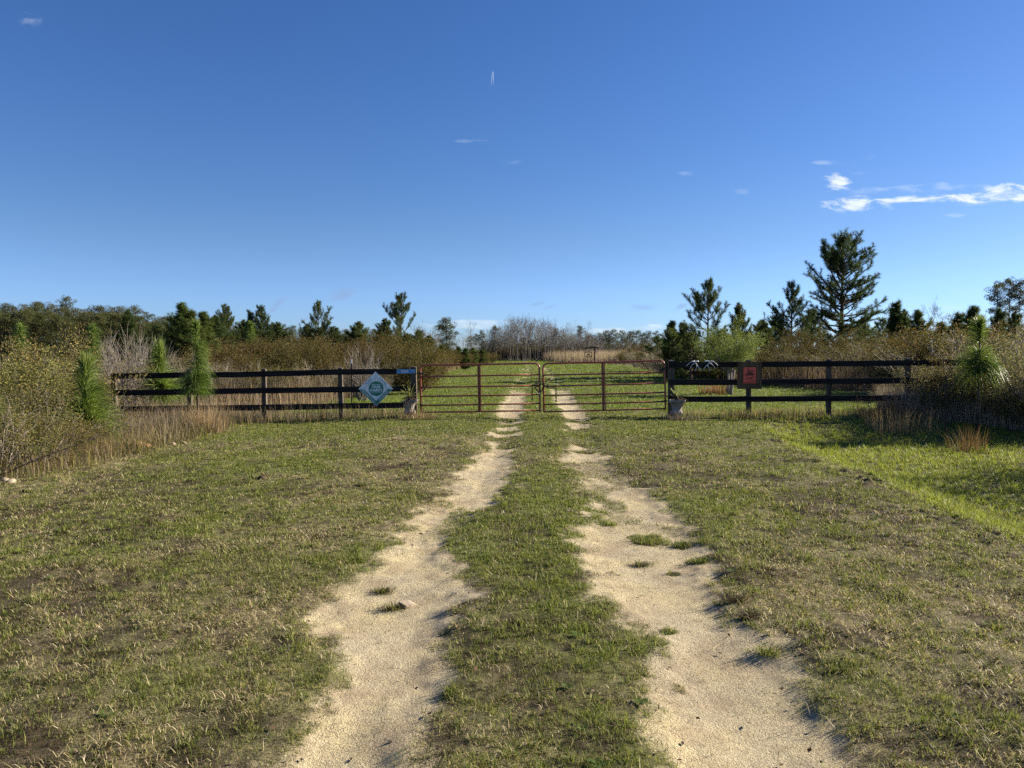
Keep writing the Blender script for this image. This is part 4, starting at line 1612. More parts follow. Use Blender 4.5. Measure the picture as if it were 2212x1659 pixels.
def build_chip():
    d = depth_of(1295)
    x = x_of(880, d)
    mb = MB()
    mb.prism([(-.05, -.005), (.045, -.012), (.055, .004), (.02, .016), (-.045, .012)], -.035, .035)
    o = mb.build('wood_chip', M['chip'])
    o.location = (x, d, h1(x, d) + .012)
    o.rotation_euler = (.2, .1, .9)
    tag(o, 'bleached wood chip lying in the sand of the left wheel track', 'wood chip')


build_chip()


def tuft(X, Y, r, label, seed, pal, n=280):
    rng = np.random.default_rng(seed)
    d = depth_of(Y)
    x = x_of(X, d)
    g = h1(x, d)
    a, q = rng.uniform(0, 6.28, n), np.minimum(np.abs(rng.normal(0, r * .6, n)), r * 1.1) * (.6 + .7 * vnoise(rng.uniform(0, 6, n), np.zeros(n), seed))
    px, py = q * np.cos(a) * 1.5, q * np.sin(a)
    mb = MB()
    blades(mb, px, py, np.zeros(n), rng.uniform(.02, .075, n), np.full(n, .0032), a + rng.normal(0, .6, n), rng.uniform(.6, 1.55, n), pal[rng.integers(0, len(pal), n)] * rng.uniform(.6, 1.2, (n, 1)), rng)
    o = mb.build('grass_tuft', M['grass'])
    o.location = (x, d, g + .002)
    tag(o, label, 'grass tuft', 'grass tufts in the sandy tracks')


PAL_MIX = np.concatenate([PAL_G[:3], PAL_D, PAL_T[3:4]])
tuft(827, 1266, .055, 'dark flat tuft in the left track, beyond the wood chip', 1, PAL_MIX)
tuft(851, 1302, .06, 'dark flat tuft in the left track touching the wood chip', 2, PAL_MIX)
tuft(1405, 1157, .11, 'widest green tuft in the right track', 3, PAL_G)
tuft(1472, 1169, .06, 'green tuft just right of the widest one in the right track', 4, PAL_G)
tuft(1385, 1208, .05, 'lone dark tuft in the middle of the right track', 5, PAL_MIX)
tuft(1515, 1209, .06, 'small green tuft at the right rim of the right track', 6, PAL_G)
tuft(1590, 1302, .07, 'brown dry tuft on the right side of the right track', 7, PAL_D)
tuft(1620, 1335, .06, 'rust brown dry tuft nearest the right verge', 8, PAL_D)
tuft(1660, 1400, .075, 'bright green tuft on the right rim of the track nearer the eye', 9, PAL_G)


# ------------------------------------------------------------------ planting
PAL_BRONZE = np.array([(.105, .068, .022), (.14, .092, .028), (.08, .07, .024), (.075, .078, .026), (.105, .095, .028), (.12, .08, .03)])
PAL_OLIVE = np.array([(.125, .12, .036), (.19, .165, .05), (.10, .11, .036), (.25, .205, .06), (.08, .09, .034), (.145, .105, .045)])
PAL_SPRING = np.array([(.15, .18, .04), (.20, .22, .055), (.11, .135, .03), (.24, .25, .08)])
PAL_DULL = np.array([(.11, .095, .05), (.15, .12, .07), (.09, .09, .035), (.19, .15, .085), (.11, .115, .04)])

rp = np.random.default_rng(77)


def spot(X, d):
    x = x_of(X, d)
    return x, d, h1(x, d)


def put(kit, X, Yt, d, Hk, label, cat, group=None, wide=1.0, rz=None, sink=0.0):
    """place a plant whose top reaches picture row Yt; Hk is the prototype's own height"""
    x, y, g = spot(X, d)
    H = z_of(Yt, d) - g + sink
    s = H / (Hk * getattr(kit, 'over', 1.0))
    return kit.place((x, y, g - sink), (s * wide, s * wide, s), rp.uniform(0, 6.28) if rz is None else rz, label, cat, group)


# --- young pines ---------------------------------------------------------------
yp1 = young_pine('young_pine', 8.0, 2.6, 101, .10)
yp2 = young_pine('young_pine', 7.0, 1.9, 102, .08, dens=1.05, gap=.36)
yp3 = young_pine('young_pine', 6.0, 2.5, 103, .16, dens=.9, openness=.24, gap=.46)
yp4 = young_pine('young_pine', 5.0, 1.15, 104, .06, dens=1.1, gap=.3, pal=PAL_PINE_Y)
yp5 = young_pine('young_pine', 4.0, 0.75, 105, .04, dens=1.2, gap=.28)
ypA = young_pine('young_pine', 6.5, 2.4, 112, .14, dens=.95, openness=.16, gap=.46)
ypD = young_pine('large_pine', 10.0, 3.5, 131, .13, dens=1.0, openness=.04, gap=.42, asym=.28, nl=.22)

put(ypD, 1815, 506, 55, 10.0, 'tallest open-crowned pine, dark against the sky right of the red sign', 'pine tree', wide=1.16, rz=.15)
put(ypA, 1528, 606, 46, 6.5, 'dark pine with upright fingers rising above the antlers', 'pine tree', wide=.88, rz=1.0)
put(yp2, 1594, 654, 47, 7.0, 'slim pine between the antler pine and the pale green tree', 'pine tree', wide=.95)
put(yp3, 1708, 613, 52, 6.0, 'middle-sized pine just left of the tallest open-crowned pine', 'pine tree', wide=.85, rz=2.2)
put(yp1, 1752, 668, 60, 8.0, 'pine tucked under the left limbs of the tallest pine', 'pine tree', wide=.9)
put(yp2, 1645, 690, 50, 7.0, 'low bushy pine right behind the pale green tree', 'pine tree', wide=1.5)
put(yp1, 1672, 684, 58, 8.0, 'low pine between the pale green tree and the middle-sized pine', 'pine tree', wide=1.2)
put(yp4, 1451, 697, 45, 5.0, 'narrow young pine above the right gate post', 'pine tree', wide=1.1)
put(yp5, 1476, 704, 50, 4.0, 'thin pine top between the gate post pine and the antler pine', 'pine tree', wide=1.2)
put(yp1, 1560, 712, 44, 8.0, 'low dark pine at the foot of the antler pine', 'pine tree', wide=1.5)
put(yp3, 1492, 720, 42, 6.0, 'spreading dark pine behind the antlers and the right gate post', 'pine tree', wide=1.6)
put(yp3, 1420, 728, 66, 6.0, 'dark pine at the lane edge beyond the right gate', 'pine tree', wide=1.6)
put(yp5, 1932, 660, 48, 4.0, 'slim pine right beside the tallest open-crowned pine', 'pine tree', wide=1.0)
put(yp2, 1951, 668, 48, 7.0, 'dark narrow pine, second to the right of the tallest pine', 'pine tree', wide=.95)
put(yp4, 1980, 674, 46, 5.0, 'bright green pine left of the leafless tree on the right', 'pine tree', wide=1.1)
put(yp5, 2065, 684, 40, 4.0, 'thin dark pine right of the leafless tree', 'pine tree', wide=1.2)
put(yp4, 2100, 666, 38, 5.0, 'yellow green pine right behind the tall sapling on the right', 'pine tree', wide=1.15)
put(yp2, 2153, 666, 40, 7.0, 'pine below the three tall mature pines', 'pine tree', wide=1.0)
put(yp2, 2186, 672, 36, 7.0, 'pine next to the right picture edge', 'pine tree', wide=.9)
put(yp1, 1862, 690, 62, 8.0, 'low pine behind the trunk of the tallest pine', 'pine tree', wide=1.2)
put(yp3, 1905, 690, 58, 6.0, 'low pine under the right limbs of the tallest pine', 'pine tree', wide=1.3)
put(yp4, 2030, 700, 44, 5.0, 'short pine at the foot of the leafless tree', 'pine tree', wide=1.4)

# left side
put(yp3, 689, 654, 60, 6.0, 'open-limbed pine above the rails left of the diamond sign', 'pine tree', wide=.80, rz=.5)
put(ypA, 867, 635, 62, 6.5, 'tallest pine left of the gates, above the blue street sign', 'pine tree', wide=.80, rz=2.4)
put(yp2, 831, 687, 64, 7.0, 'bushy pine touching the left side of the pine above the street sign', 'pine tree', wide=1.25)
put(yp2, 775, 694, 70, 7.0, 'round-topped dense pine above the diamond sign', 'pine tree', wide=1.7)
put(yp1, 565, 661, 66, 8.0, 'full dark pine third in from the tall fence sapling', 'pine tree', wide=.85)
put(yp5, 543, 679, 66, 4.0, 'thin two-fingered pine left of the full dark pine', 'pine tree', wide=.8)
put(yp2, 526, 690, 68, 7.0, 'small dark pine left of the thin two-fingered one', 'pine tree', wide=1.1)
put(yp1, 489, 659, 62, 8.0, 'dark pine right of the yellow green pines, against the sky', 'pine tree', wide=.8)
put(yp2, 470, 680, 58, 7.0, 'lower pine grown together with the dark pine beside it', 'pine tree', wide=1.2)
put(yp4, 395, 659, 46, 5.0, 'yellow green thin pine with the highest tip above the fence sapling', 'pine tree', wide=1.2)
put(yp4, 415, 676, 45, 5.0, 'yellow green pine directly behind the tall fence sapling', 'pine tree', wide=1.3)
put(yp4, 441, 678, 47, 5.0, 'yellow green pine right of the tall fence sapling', 'pine tree', wide=1.3)
put(yp3, 372, 690, 52, 6.0, 'dull green pine left of the yellow green pines', 'pine tree', wide=1.2)
put(yp1, 340, 702, 60, 8.0, 'low spreading pine behind the grey leafless bush', 'pine tree', wide=1.5)
put(yp1, 600, 697, 72, 8.0, 'low pine right of the full dark pine', 'pine tree', wide=1.4)
put(yp2, 665, 700, 66, 7.0, 'low pine at the left foot of the open-limbed pine', 'pine tree', wide=1.3)
put(yp1, 722, 706, 68, 8.0, 'low pine at the right foot of the open-limbed pine', 'pine tree', wide=1.4)
put(yp2, 905, 712, 72, 7.0, 'small pine right of the pine above the street sign', 'pine tree', wide=1.3)
put(yp2, 926, 724, 76, 7.0, 'smallest pine at the brush end above the left gate', 'pine tree', wide=1.4)
put(yp1, 880, 722, 60, 8.0, 'low pine in the brush under the pine above the street sign', 'pine tree', wide=1.4)
put(yp2, 280, 668, 95, 7.0, 'rough dark pine before the left wood, right of the utility pole', 'pine tree', wide=1.1)

k = 0
for X, Yt, d in [(968, 752, 78), (990, 750, 82), (1005, 754, 76), (1022, 752, 90), (1040, 756, 96), (955, 746, 70), (1048, 758, 104)]:
    put(yp4 if k % 2 else yp5, X, Yt, d, 5.0 if k % 2 else 4.0, 'waist-high young pine in the low hedge beyond the left gate', 'pine tree', 'young pines in the low hedge beyond the left gate', wide=1.7)
    k += 1

# --- long-needled saplings -------------------------------------------------------
lsA = longleaf('pine_sapling', 1.5, 201, [(.22, .46, .95), (.46, .70, .72), (.74, .97, .5)], needle=.74, nw=.007, per=340, side=[(.30, .6, -.2, .2), (.34, -.4, -.5, .16)])
lsB = longleaf('pine_sapling', 2.25, 202, [(.32, .48, .85), (.48, .62, 1.0), (.62, .80, .85), (.82, .97, .6)], needle=.43, nw=.007, per=260, side=[(.36, -.55, -.25, .32), (.42, .4, .2, .16)])
lsC = longleaf('pine_sapling', 2.5, 203, [(.54, .74, .92), (.82, .98, .5)], needle=.66, nw=.007, per=340, side=[(.56, -.6, .1, .26), (.58, .5, -.3, .2)])
lsD = longleaf('pine_sapling', 2.2, 204, [(.50, .66, .7), (.74, .98, .8)], needle=.40, nw=.007, per=260)


def put_l(kit, X, Yt, d, H, label, rz=0.0, wide=1.0):
    return put(kit, X, Yt, d, H, label, 'pine sapling', 'long-needled pine saplings', wide, rz)


put_l(lsA, 190, 790, 13.2, 1.5, 'short fluffy long-needled sapling in front of the left fence end')
put_l(lsB, 428, 697, 17.2, 2.25, 'tall long-needled sapling standing before the left fence rails')
put_l(lsC, 2112, 697, 17.4, 2.5, 'long-needled sapling with a bare lower stem before the right thicket')
put_l(lsD, 204, 706, 19.5, 2.2, 'long-needled sapling top behind the big olive shrub, nearer the fence', 1.2)
put_l(lsD, 48, 704, 20.5, 2.2, 'slender long-needled sapling behind the left side of the olive shrub', 2.6)
put_l(lsB, -42, 735, 11.6, 2.25, 'long-needled sapling cut off by the left picture edge', 3.4, 1.25)
put_l(lsA, 347, 755, 22.5, 1.5, 'long-needled sapling behind the left fence under the grey leafless bush', 2.0)
put_l(lsD, 543, 698, 40, 2.2, 'distant long-needled sapling in the bronze brush', 4.0, 1.1)
put_l(lsD, 470, 735, 36, 2.2, 'low long-needled sapling right of the tall fence sapling', 0.7, 1.1)

# --- shrubs ----------------------------------------------------------------------
shO = shrub('olive_shrub', 2.1, 1.25, 301, PAL_OLIVE * 1.15, 15000, .055, 22, (.12, .1, .08), clump=.13)
shB1 = shrub('bronze_shrub', 2.3, 1.5, 302, PAL_BRONZE, 12000, .065, 18, (.10, .08, .065), clump=.14)
shB2 = shrub('bronze_shrub', 2.3, 1.3, 303, PAL_BRONZE, 11000, .065, 17, (.10, .08, .065), clump=.15)
shD = shrub('dull_shrub', 2.0, 1.4, 304, PAL_DULL * 1.25, 5200, .05, 26, (.22, .185, .155), clump=.12, twigs=6)
shD2 = shrub('dull_shrub', 1.8, 1.2, 305, PAL_OLIVE, 8000, .045, 24, (.17, .14, .115), clump=.13, twigs=4)
shG = shrub('leafing_tree', 2.7, 1.55, 306, PAL_SPRING, 15000, .05, 22, (.16, .14, .11), .7, clump=.10, trunk=1.0)
shN = shrub('grey_bush', 2.4, 1.2, 307, PAL_DULL, 0, .05, 34, (.165, .14, .12), twigs=6)
shR = shrub('brown_shrub', 3.0, 1.9, 308, PAL_BRONZE * .85, 17000, .07, 20, (.10, .08, .065), clump=.13)


def put_s(kit, X, Yt, d, H, label, group=None, wide=1.0, cat='shrub'):
    return put(kit, X, Yt, d, H, label, cat, group, wide)


put_s(shO, 128, 716, 17.3, 2.1, 'big rounded olive shrub left of the fence end', wide=.92)
put_s(shO, 60, 758, 15.5, 2.1, 'olive shrub lower on the left of the big rounded one', wide=1.15)
put_s(shD2, 20, 800, 13.2, 1.8, 'dull leafy shrub near the left picture edge', wide=1.3)
put_s(shD2, 150, 812, 14.6, 1.8, 'dull leafy shrub behind the short fluffy sapling', wide=1.3)
put_s(shD, 180, 770, 19.8, 2.0, 'twiggy shrub between the olive shrub and the left fence end', wide=.75)
put_s(shD2, 95, 835, 12.6, 1.8, 'low twiggy shrub in the weeds left of the short sapling', wide=1.4)
put_s(shN, 292, 718, 25, 2.4, 'pale grey leafless bush behind the left fence end', wide=.95)
put_s(shN, 268, 735, 24, 2.4, 'second leafless bush leaning left of the pale grey one', wide=1.1)
put_s(shD, 318, 760, 24.5, 2.0, 'dull shrub between the grey bush and the sapling behind the fence', wide=1.1)
put_s(shG, 1577, 702, 29.5, 2.7, 'pale green leafing small tree behind the red sign', cat='small tree')
put_s(shR, 1782, 700, 41, 3.0, 'broad rusty brown shrub behind the right fence', wide=.95)
put_s(shR, 1722, 716, 43, 3.0, 'rusty brown shrub joined to the left of the broad one', wide=.85)
put_s(shR, 1850, 718, 42, 3.0, 'rusty brown shrub joined to the right of the broad one', wide=.9)
put_s(shN, 783, 745, 26.5, 2.4, 'thin bare shrub above the diamond sign', wide=.75)

LF = 'low shrubs along the weedy left verge'
for X, Yt, d in [(-20, 850, 10.6), (40, 870, 11.2), (75, 895, 11.6), (110, 885, 12.2), (300, 895, 15.8), (350, 888, 16.8), (395, 892, 17.5), (160, 900, 13.0), (210, 905, 13.6)]:
    q = 1 if X < 130 else int(X) % 2
    put_s((shD, shD2)[q], X, Yt, d, (2.0, 1.8)[q], 'low leafy shrub among the weeds of the left verge', LF, rp.uniform(1.2, 1.8))

BR = 'bronze shrubs in the brush behind the left fence'
rowX = np.arange(455, 955, 21)
for i, X in enumerate(rowX):
    d = rp.uniform(30, 44)
    Yt = 736 + rp.normal(0, 8) + 10 * max(0, (X - 860) / 90)
    kit, H = ((shB1, 2.3), (shB2, 2.3))[i % 2]
    put_s(kit, float(X) + rp.normal(0, 6), Yt, d, H, 'bronze-leaved shrub in the thicket behind the left fence', BR, rp.uniform(.95, 1.35))
for X, Yt, d in [(470, 775, 27), (520, 782, 28), (575, 778, 27.5), (625, 784, 29), (680, 780, 28), (725, 786, 30), (780, 778, 30), (820, 772, 34), (440, 770, 28), (395, 752, 30), (370, 765, 28), (860, 768, 40), (895, 762, 48), (930, 763, 60)]:
    put_s((shD, shD2)[int(X) % 2], X, Yt, d, (2.0, 1.8)[int(X) % 2], 'low dull shrub at the front of the thicket behind the left fence', 'dull shrubs behind the left fence', rp.uniform(1.1, 1.5))
for i, X in enumerate(range(945, 1056, 11)):
    put_s((shB1, shB2)[i % 2], X, 753 + (X - 945) * .055 + rp.normal(0, 1.5), 66 + (X - 945) * .42, 2.3, 'low bronze shrub in the hedge along the left lane edge', 'hedge shrubs along the left lane edge', rp.uniform(1.2, 1.6))

RG = 'twiggy shrubs of the thicket beyond the right fence'
for X, Yt, d in [(1640, 752, 40), (1668, 748, 42), (1700, 752, 38), (1740, 755, 37), (1780, 750, 38), (1830, 752, 36), (1870, 738, 38), (1900, 730, 37), (1925, 722, 34), (1950, 728, 32), (1985, 716, 31), (2015, 712, 30),
                 (2045, 714, 28), (2070, 708, 30), (2105, 712, 28), (2140, 708, 27), (2175, 704, 26), (2205, 706, 25), (2235, 705, 25), (2072, 758, 19.0), (1970, 745, 28), (2010, 745, 26), (1915, 758, 30)]:
    put_s((shD, shD2, shB2)[int(X) % 3], X, Yt, d, (2.0, 1.8, 2.3)[int(X) % 3], 'brownish twiggy shrub in the thicket beyond the right fence', RG, rp.uniform(1.1, 1.5))
RF = 'shrubs of the dark thicket at the right picture edge'
for X, Yt, d in [(1975, 800, 21.6), (2022, 775, 20.6), (2075, 762, 19.8), (2120, 765, 19.6), (2160, 738, 19.2), (2205, 726, 18.6), (2085, 812, 18.7), (2175, 812, 18.0), (2235, 790, 17.3), (2050, 838, 18.9), (2035, 778, 18.9), (2270, 760, 17.5)]:
    put_s((shD, shD2)[int(X / 5) % 2], X, Yt, d, (2.0, 1.8)[int(X / 5) % 2], 'unseen twiggy shrub of the thicket past the right picture edge, added to shade the swale', RF, rp.uniform(1.0, 1.35))
for x0, y0, hh in [(10.6, 11.6, 2.4), (11.6, 12.2, 2.7), (12.6, 11.4, 2.6), (13.9, 13.5, 2.6)]:  # thicket continued out of frame, added to cast shade across the swale
    ss = hh / 2.0
    shD.place((x0, y0, h1(x0, y0)), (ss * 1.1, ss * 1.1, ss), rp.uniform(0, 6), 'unseen twiggy shrub of the thicket past the right picture edge, added to shade the swale', 'shrub', RF)
for X, Yt, d in [(1395, 752, 76), (1375, 756, 86), (1410, 746, 68), (1435, 752, 60), (1350, 760, 110), (1455, 758, 52), (1480, 765, 50), (1510, 764, 48), (1548, 766, 46), (1600, 764, 46), (1362, 748, 120)]:
    put_s((shB1, shD)[int(X) % 2], X, Yt, d, (2.3, 2.0)[int(X) % 2], 'dark shrub along the right lane edge beyond the gates', 'shrubs along the right lane edge', rp.uniform(1.2, 1.6))

# --- mature pines far off ----------------------------------------------------------
fpA = far_pine('mature_pine', 16, 3.8, 401, .30, 80, 75)
fpB = far_pine('mature_pine', 16, 3.3, 402, .34, 70, 75)
fpC = far_pine('mature_pine', 17, 3.0, 403, .45, 60, 70, shape='plate')
fpD = far_pine('mature_pine', 12, 3.4, 404, .10, 110, 75, shape='dome')
fpE = far_pine('mature_pine', 15, 4.2, 405, .12, 120, 75)

put(fpC, 145, 637, 190, 17, 'tallest mature pine of the left wood, open-topped above the pole', 'pine tree', wide=.85, rz=.4)
put(fpD, 964, 685, 150, 12, 'broad dome-shaped dark pine above the left gate', 'pine tree', wide=1.02, rz=.8)
put(fpC, 2150, 605, 120, 17, 'leftmost of the three tall mature pines by the right picture edge', 'pine tree', wide=.85)
put(fpC, 2178, 597, 122, 17, 'middle one of the three tall mature pines', 'pine tree', wide=.75, rz=2.0)
put(fpC, 2199, 600, 121, 17, 'rightmost of the three tall mature pines', 'pine tree', wide=.75, rz=4.0)
put(fpB, 1042, 712, 165, 16, 'vine-covered dark pine left of the leaning dead trunk', 'pine tree', wide=.8)
put(fpA, 1069, 703, 170, 16, 'dark pine behind the leaning dead trunk', 'pine tree', wide=.75)
put(fpB, 1199, 708, 172, 16, 'dark pine at the right end of the leafless row', 'pine tree', wide=.8)
put(fpC, 1253, 702, 175, 17, 'single flat-topped pine above the far log sign', 'pine tree', wide=.9)
LW = 'mature pines of the wood behind the left fence'
sky_x = [-80, 0, 60, 100, 130, 215, 290, 345, 400, 460, 560, 640, 720, 800, 930]
sky_y = [652, 650, 658, 652, 662, 661, 660, 681, 684, 692, 700, 705, 707, 706, 718]
X = -90.0
i = 0
while X < 900:
    Yt = float(np.interp(X, sky_x, sky_y)) + rp.normal(0, 3.0)
    d = rp.uniform(175, 215) if X < 330 else rp.uniform(210, 260)
    kit, H = ((fpA, 16), (fpB, 16), (fpE, 15))[i % 3]
    put(kit, X, Yt, d, H, 'dark rounded mature pine in the skyline of the wood behind the left fence', 'pine tree', LW, rp.uniform(.85, 1.15))
    X += rp.uniform(17, 27) if X < 330 else rp.uniform(15, 22)
    i += 1
LW2 = 'lower pines at the front of the left wood'
for X in np.arange(-80, 930, 21):
    Yt = float(np.interp(X, sky_x, sky_y)) + rp.uniform(8, 30)
    d = rp.uniform(135, 165)
    kit, H = ((fpD, 12), (fpE, 15))[int(X) % 2]
    put(kit, float(X), min(Yt, 728), d, H, 'lower bushy pine standing at the front of the left wood', 'pine tree', LW2, rp.uniform(1.0, 1.4))
MW = 'dark pines behind the leafless trees at the lane end'
for X, Yt in [(1015, 724), (1030, 720), (1090, 722), (1110, 730), (1130, 728), (1150, 732), (1165, 730), (1180, 726), (1215, 722), (1228, 728), (1268, 726), (1240, 726)]:
    put((fpA, fpB, fpE)[X % 3], X, Yt, rp.uniform(190, 220), (16, 16, 15)[X % 3], 'dark pine showing between the leafless trees at the lane end', 'pine tree', MW, rp.uniform(1.0, 1.3))
for X, Yt in [(1048, 736), (1066, 734), (1084, 738), (1102, 735), (1120, 740), (1138, 736), (1156, 738), (1174, 734), (1192, 738), (1210, 736), (1228, 740), (1246, 736), (1262, 738), (1280, 736)]:
    put(fpE, X, Yt, rp.uniform(182, 195), 15, 'dark pine showing between the leafless trees at the lane end', 'pine tree', MW, rp.uniform(1.3, 1.8))
RW = 'mature pines of the wood beyond the far log sign'
for X, Yt in [(1272, 722), (1282, 723), (1296, 718), (1308, 713), (1325, 711), (1344, 713), (1360, 715), (1375, 713), (1388, 718), (1399, 714), (1417, 714), (1434, 718), (1450, 722), (1470, 722), (1500, 724), (1535, 722), (1580, 722), (1620, 716), (1660, 712), (1700, 710), (1740, 708),
              (1780, 706), (1820, 708), (1870, 704), (1920, 702), (1960, 706), (2000, 704), (2040, 706), (2080, 702), (2120, 704), (2160, 706), (2200, 700), (2240, 700), (1315, 726), (1352, 728), (1390, 730), (1425, 730), (1335, 735), (1370, 737), (1300, 738), (1405, 738), (1440, 736), (1320, 742), (1355, 742), (1388, 744)]:
    put((fpA, fpB, fpE)[(X + int(Yt)) % 3], X, Yt, rp.uniform(165, 215), (16, 16, 15)[(X + int(Yt)) % 3], 'dark round-topped pine in the wood beyond the far log sign and right fence', 'pine tree', RW, rp.uniform(.8, 1.1))

# --- leafless trees -----------------------------------------------------------------
btA = bare_tree('bare_tree', 10, 501, .2, .011, 4, (.15, .135, .12), splits=(4, 6), twig=.03)
btB = bare_tree('bare_tree', 10, 502, .1, .010, 4, (.13, .12, .11), splits=(4, 6), twig=.03, crown0=.45)
btC = bare_tree('bare_tree', 9, 503, .4, .012, 4, (.20, .185, .165), splits=(4, 6), twig=.03, crown0=.25)
btD = bare_tree('bare_tree', 8, 504, .25, .010, 4, (.13, .115, .10), splits=(4, 6), twig=.03, stems=3)
BT = 'leafless trees at the end of the lane'
put(btC, 1017, 700, 172, 9, 'pale leafless tree right of the broad dome-shaped pine', 'tree', wide=.7)
put(btA, 1204, 701, 168, 10, 'leafless tree beside the dark pine ending the row', 'tree', wide=.8)
put(btC, 1236, 700, 168, 9, 'spreading leafless tree just left of the single flat-topped pine', 'tree', wide=.8)
put(btB, 1273, 707, 170, 10, 'thin leafless tree right of the single flat-topped pine', 'tree', wide=.6)
put(btD, 2034, 676, 70, 8, 'leafless tree with a fanned crown against the right sky', 'tree', wide=.9)
put(btB, 1930, 690, 110, 10, 'tall thin leafless tree behind the tallest open-crowned pine', 'tree', wide=.7)
put(btA, 2204, 686, 90, 10, 'leafless tree by the right picture edge below the three mature pines', 'tree', wide=.8)
i = 0
X = 1046.0
while X < 1300:
    Yt = float(np.interp(X, [1046, 1090, 1100, 1150, 1190, 1215, 1300], [722, 712, 697, 698, 706, 716, 728])) + abs(rp.normal(0, 5))
    d = rp.uniform(150, 178)
    kit, H = ((btA, 10), (btB, 10), (btC, 9), (btD, 8))[i % 4]
    put(kit, X, Yt, d, H, 'grey leafless tree in the row closing the lane', 'tree', BT, rp.uniform(.6, .95))
    X += rp.uniform(1.8, 3.4)
    i += 1
for X, Yt in [(905, 712), (915, 718), (935, 716), (950, 722), (1002, 722), (1010, 730), (985, 735), (1000, 740), (1030, 738), (945, 735)]:
    put((btC, btD)[X % 2], X, Yt, rp.uniform(125, 160), (9, 8)[X % 2], 'grey leafless tree around the broad dome-shaped pine', 'tree', 'leafless trees near the dome-shaped pine', rp.uniform(.8, 1.1))
for X, Yt in [(1330, 736), (1345, 740), (1362, 738), (1380, 742), (1395, 736), (1408, 738), (1302, 738), (1316, 742), (1290, 736)]:
    put((btC, btD, btA)[X % 3], X, Yt, rp.uniform(150, 165), (9, 8, 10)[X % 3], 'low leafless tree before the pines beyond the log sign', 'tree', 'leafless trees beyond the log sign', rp.uniform(.8, 1.1))
for i, X in enumerate(np.arange(1040, 1470, 8.5)):
    put((shR, shB2)[i % 2], float(X), 749 + rp.normal(0, 4), rp.uniform(168, 182), (3.0, 2.3)[i % 2], 'grey brown shrub in the dark undergrowth below the leafless trees', 'shrub', 'undergrowth shrubs below the leafless trees', rp.uniform(1.1, 1.7))
# red-budded maple and the leaning dead trunk
PAL_MAPLE = np.array([(.22, .085, .06), (.28, .12, .085), (.18, .075, .055)])
mp = shrub('red_maple', 6.0, 2.2, 309, PAL_MAPLE, 2600, .12, 12, (.22, .19, .17), clump=.2)
put(mp, 908, 712, 120, 6.0, 'reddish budding tree right of the pine above the street sign', 'tree', wide=.9)


def build_leaner():
    d = 148
    a, b, c = W(1065, 777, d), W(1070, 757, d), W(1090, 744, d)
    root = thing('dead_trunk', 'dark leaning dead trunk at the left end of the leafless row', 'tree trunk', (a.x, d, 0))
    o = np.array([a.x, d, 0])
    MB().tube(np.array([[a.x, d, -.3], list(a), [W(1066, 765, d).x, d, W(1066, 765, d).z], list(b), list(c)]) - o, [.26, .24, .22, .18, .07], 7).build('trunk', M['bark'], root, True)
    e = W(1063, 752, d)
    MB().tube(np.array([list(b), [(b.x + e.x) / 2, d, (b.z + e.z) / 2 + .1], list(e)]) - o, [.12, .08, .03], 5).build('branch', M['bark'], root, True)


build_leaner()


# ------------------------------------------------------------------ uncounted dry growth
PAL_STRAW = np.array([(.34, .235, .12), (.42, .30, .16), (.27, .18, .095), (.38, .28, .17), (.21, .15, .09)])
PAL_WEED = np.array([(.24, .185, .14), (.17, .125, .098), (.33, .265, .20), (.12, .09, .07), (.21, .165, .115)])


def stalks(name, label, cat, n, sample, hmin, hmax, wd, pal, seed, lean=.35, curl=.6, clumpy=0.0, mat='dry'):
    rng = np.random.default_rng(seed)
    x, y = sample(rng, n)
    if clumpy:
        k = fbm(x * clumpy, y * clumpy, seed, 3)
        m = rng.random(len(x)) < sstep(.35, .62, k)
        x, y = x[m], y[m]
    n = len(x)
    mb = MB()
    d = np.hypot(x, y)
    L = rng.uniform(hmin, hmax, n) * (0.6 + .8 * fbm(x * .9, y * .9, seed + 5, 3))
    blades(mb, x, y, height(x, y), L, wd * np.maximum(1, d / 14) * rng.uniform(.6, 1.3, n), rng.uniform(0, 6.28, n), np.abs(rng.normal(0, lean, n)), pal[rng.integers(0, len(pal), n)] * rng.uniform(.7, 1.3, (n, 1)), rng, curl)
    o = mb.build(name, M[mat])
    return tag(o, label, cat, kind='stuff')


def left_edge(y):
    """where the mown verge meets the weeds on the left"""
    return np.interp(y, [4, 9, 12, 14.5, 16.5, 18, 19], [-6.7, -6.7, -6.4, -6.2, -6.2, -6.6, -7.0])


def s_left(rng, n):
    y = 5 + 16 * rng.random(n) ** .8
    x = left_edge(y) - np.abs(rng.normal(0, 1.9, n)) + rng.normal(0, .15, n)
    return x, y


stalks('dry_weeds', 'brown tangle of dead weed stalks along the left edge of the verge', 'weeds', 9500, s_left, .15, .62, .0045, np.concatenate([PAL_WEED, PAL_STRAW[1:2] * .8]), 601, .55, .9)
stalks('green_weeds', 'olive green weedy leaves among the dead stalks on the left', 'weeds', 9000, lambda rng, n: s_left(rng, n), .08, .4, .010, PAL_OLIVE, 602, .7, .9, mat='grass')


def clump_at(pts, r):
    def f(rng, n):
        k = rng.integers(0, len(pts), n)
        px = np.array([x_of(X, depth_of(Y)) for X, Y in pts])[k]
        py = np.array([depth_of(Y) for X, Y in pts])[k]
        return px + rng.normal(0, r, n), py + rng.normal(0, r * .6, n)
    return f


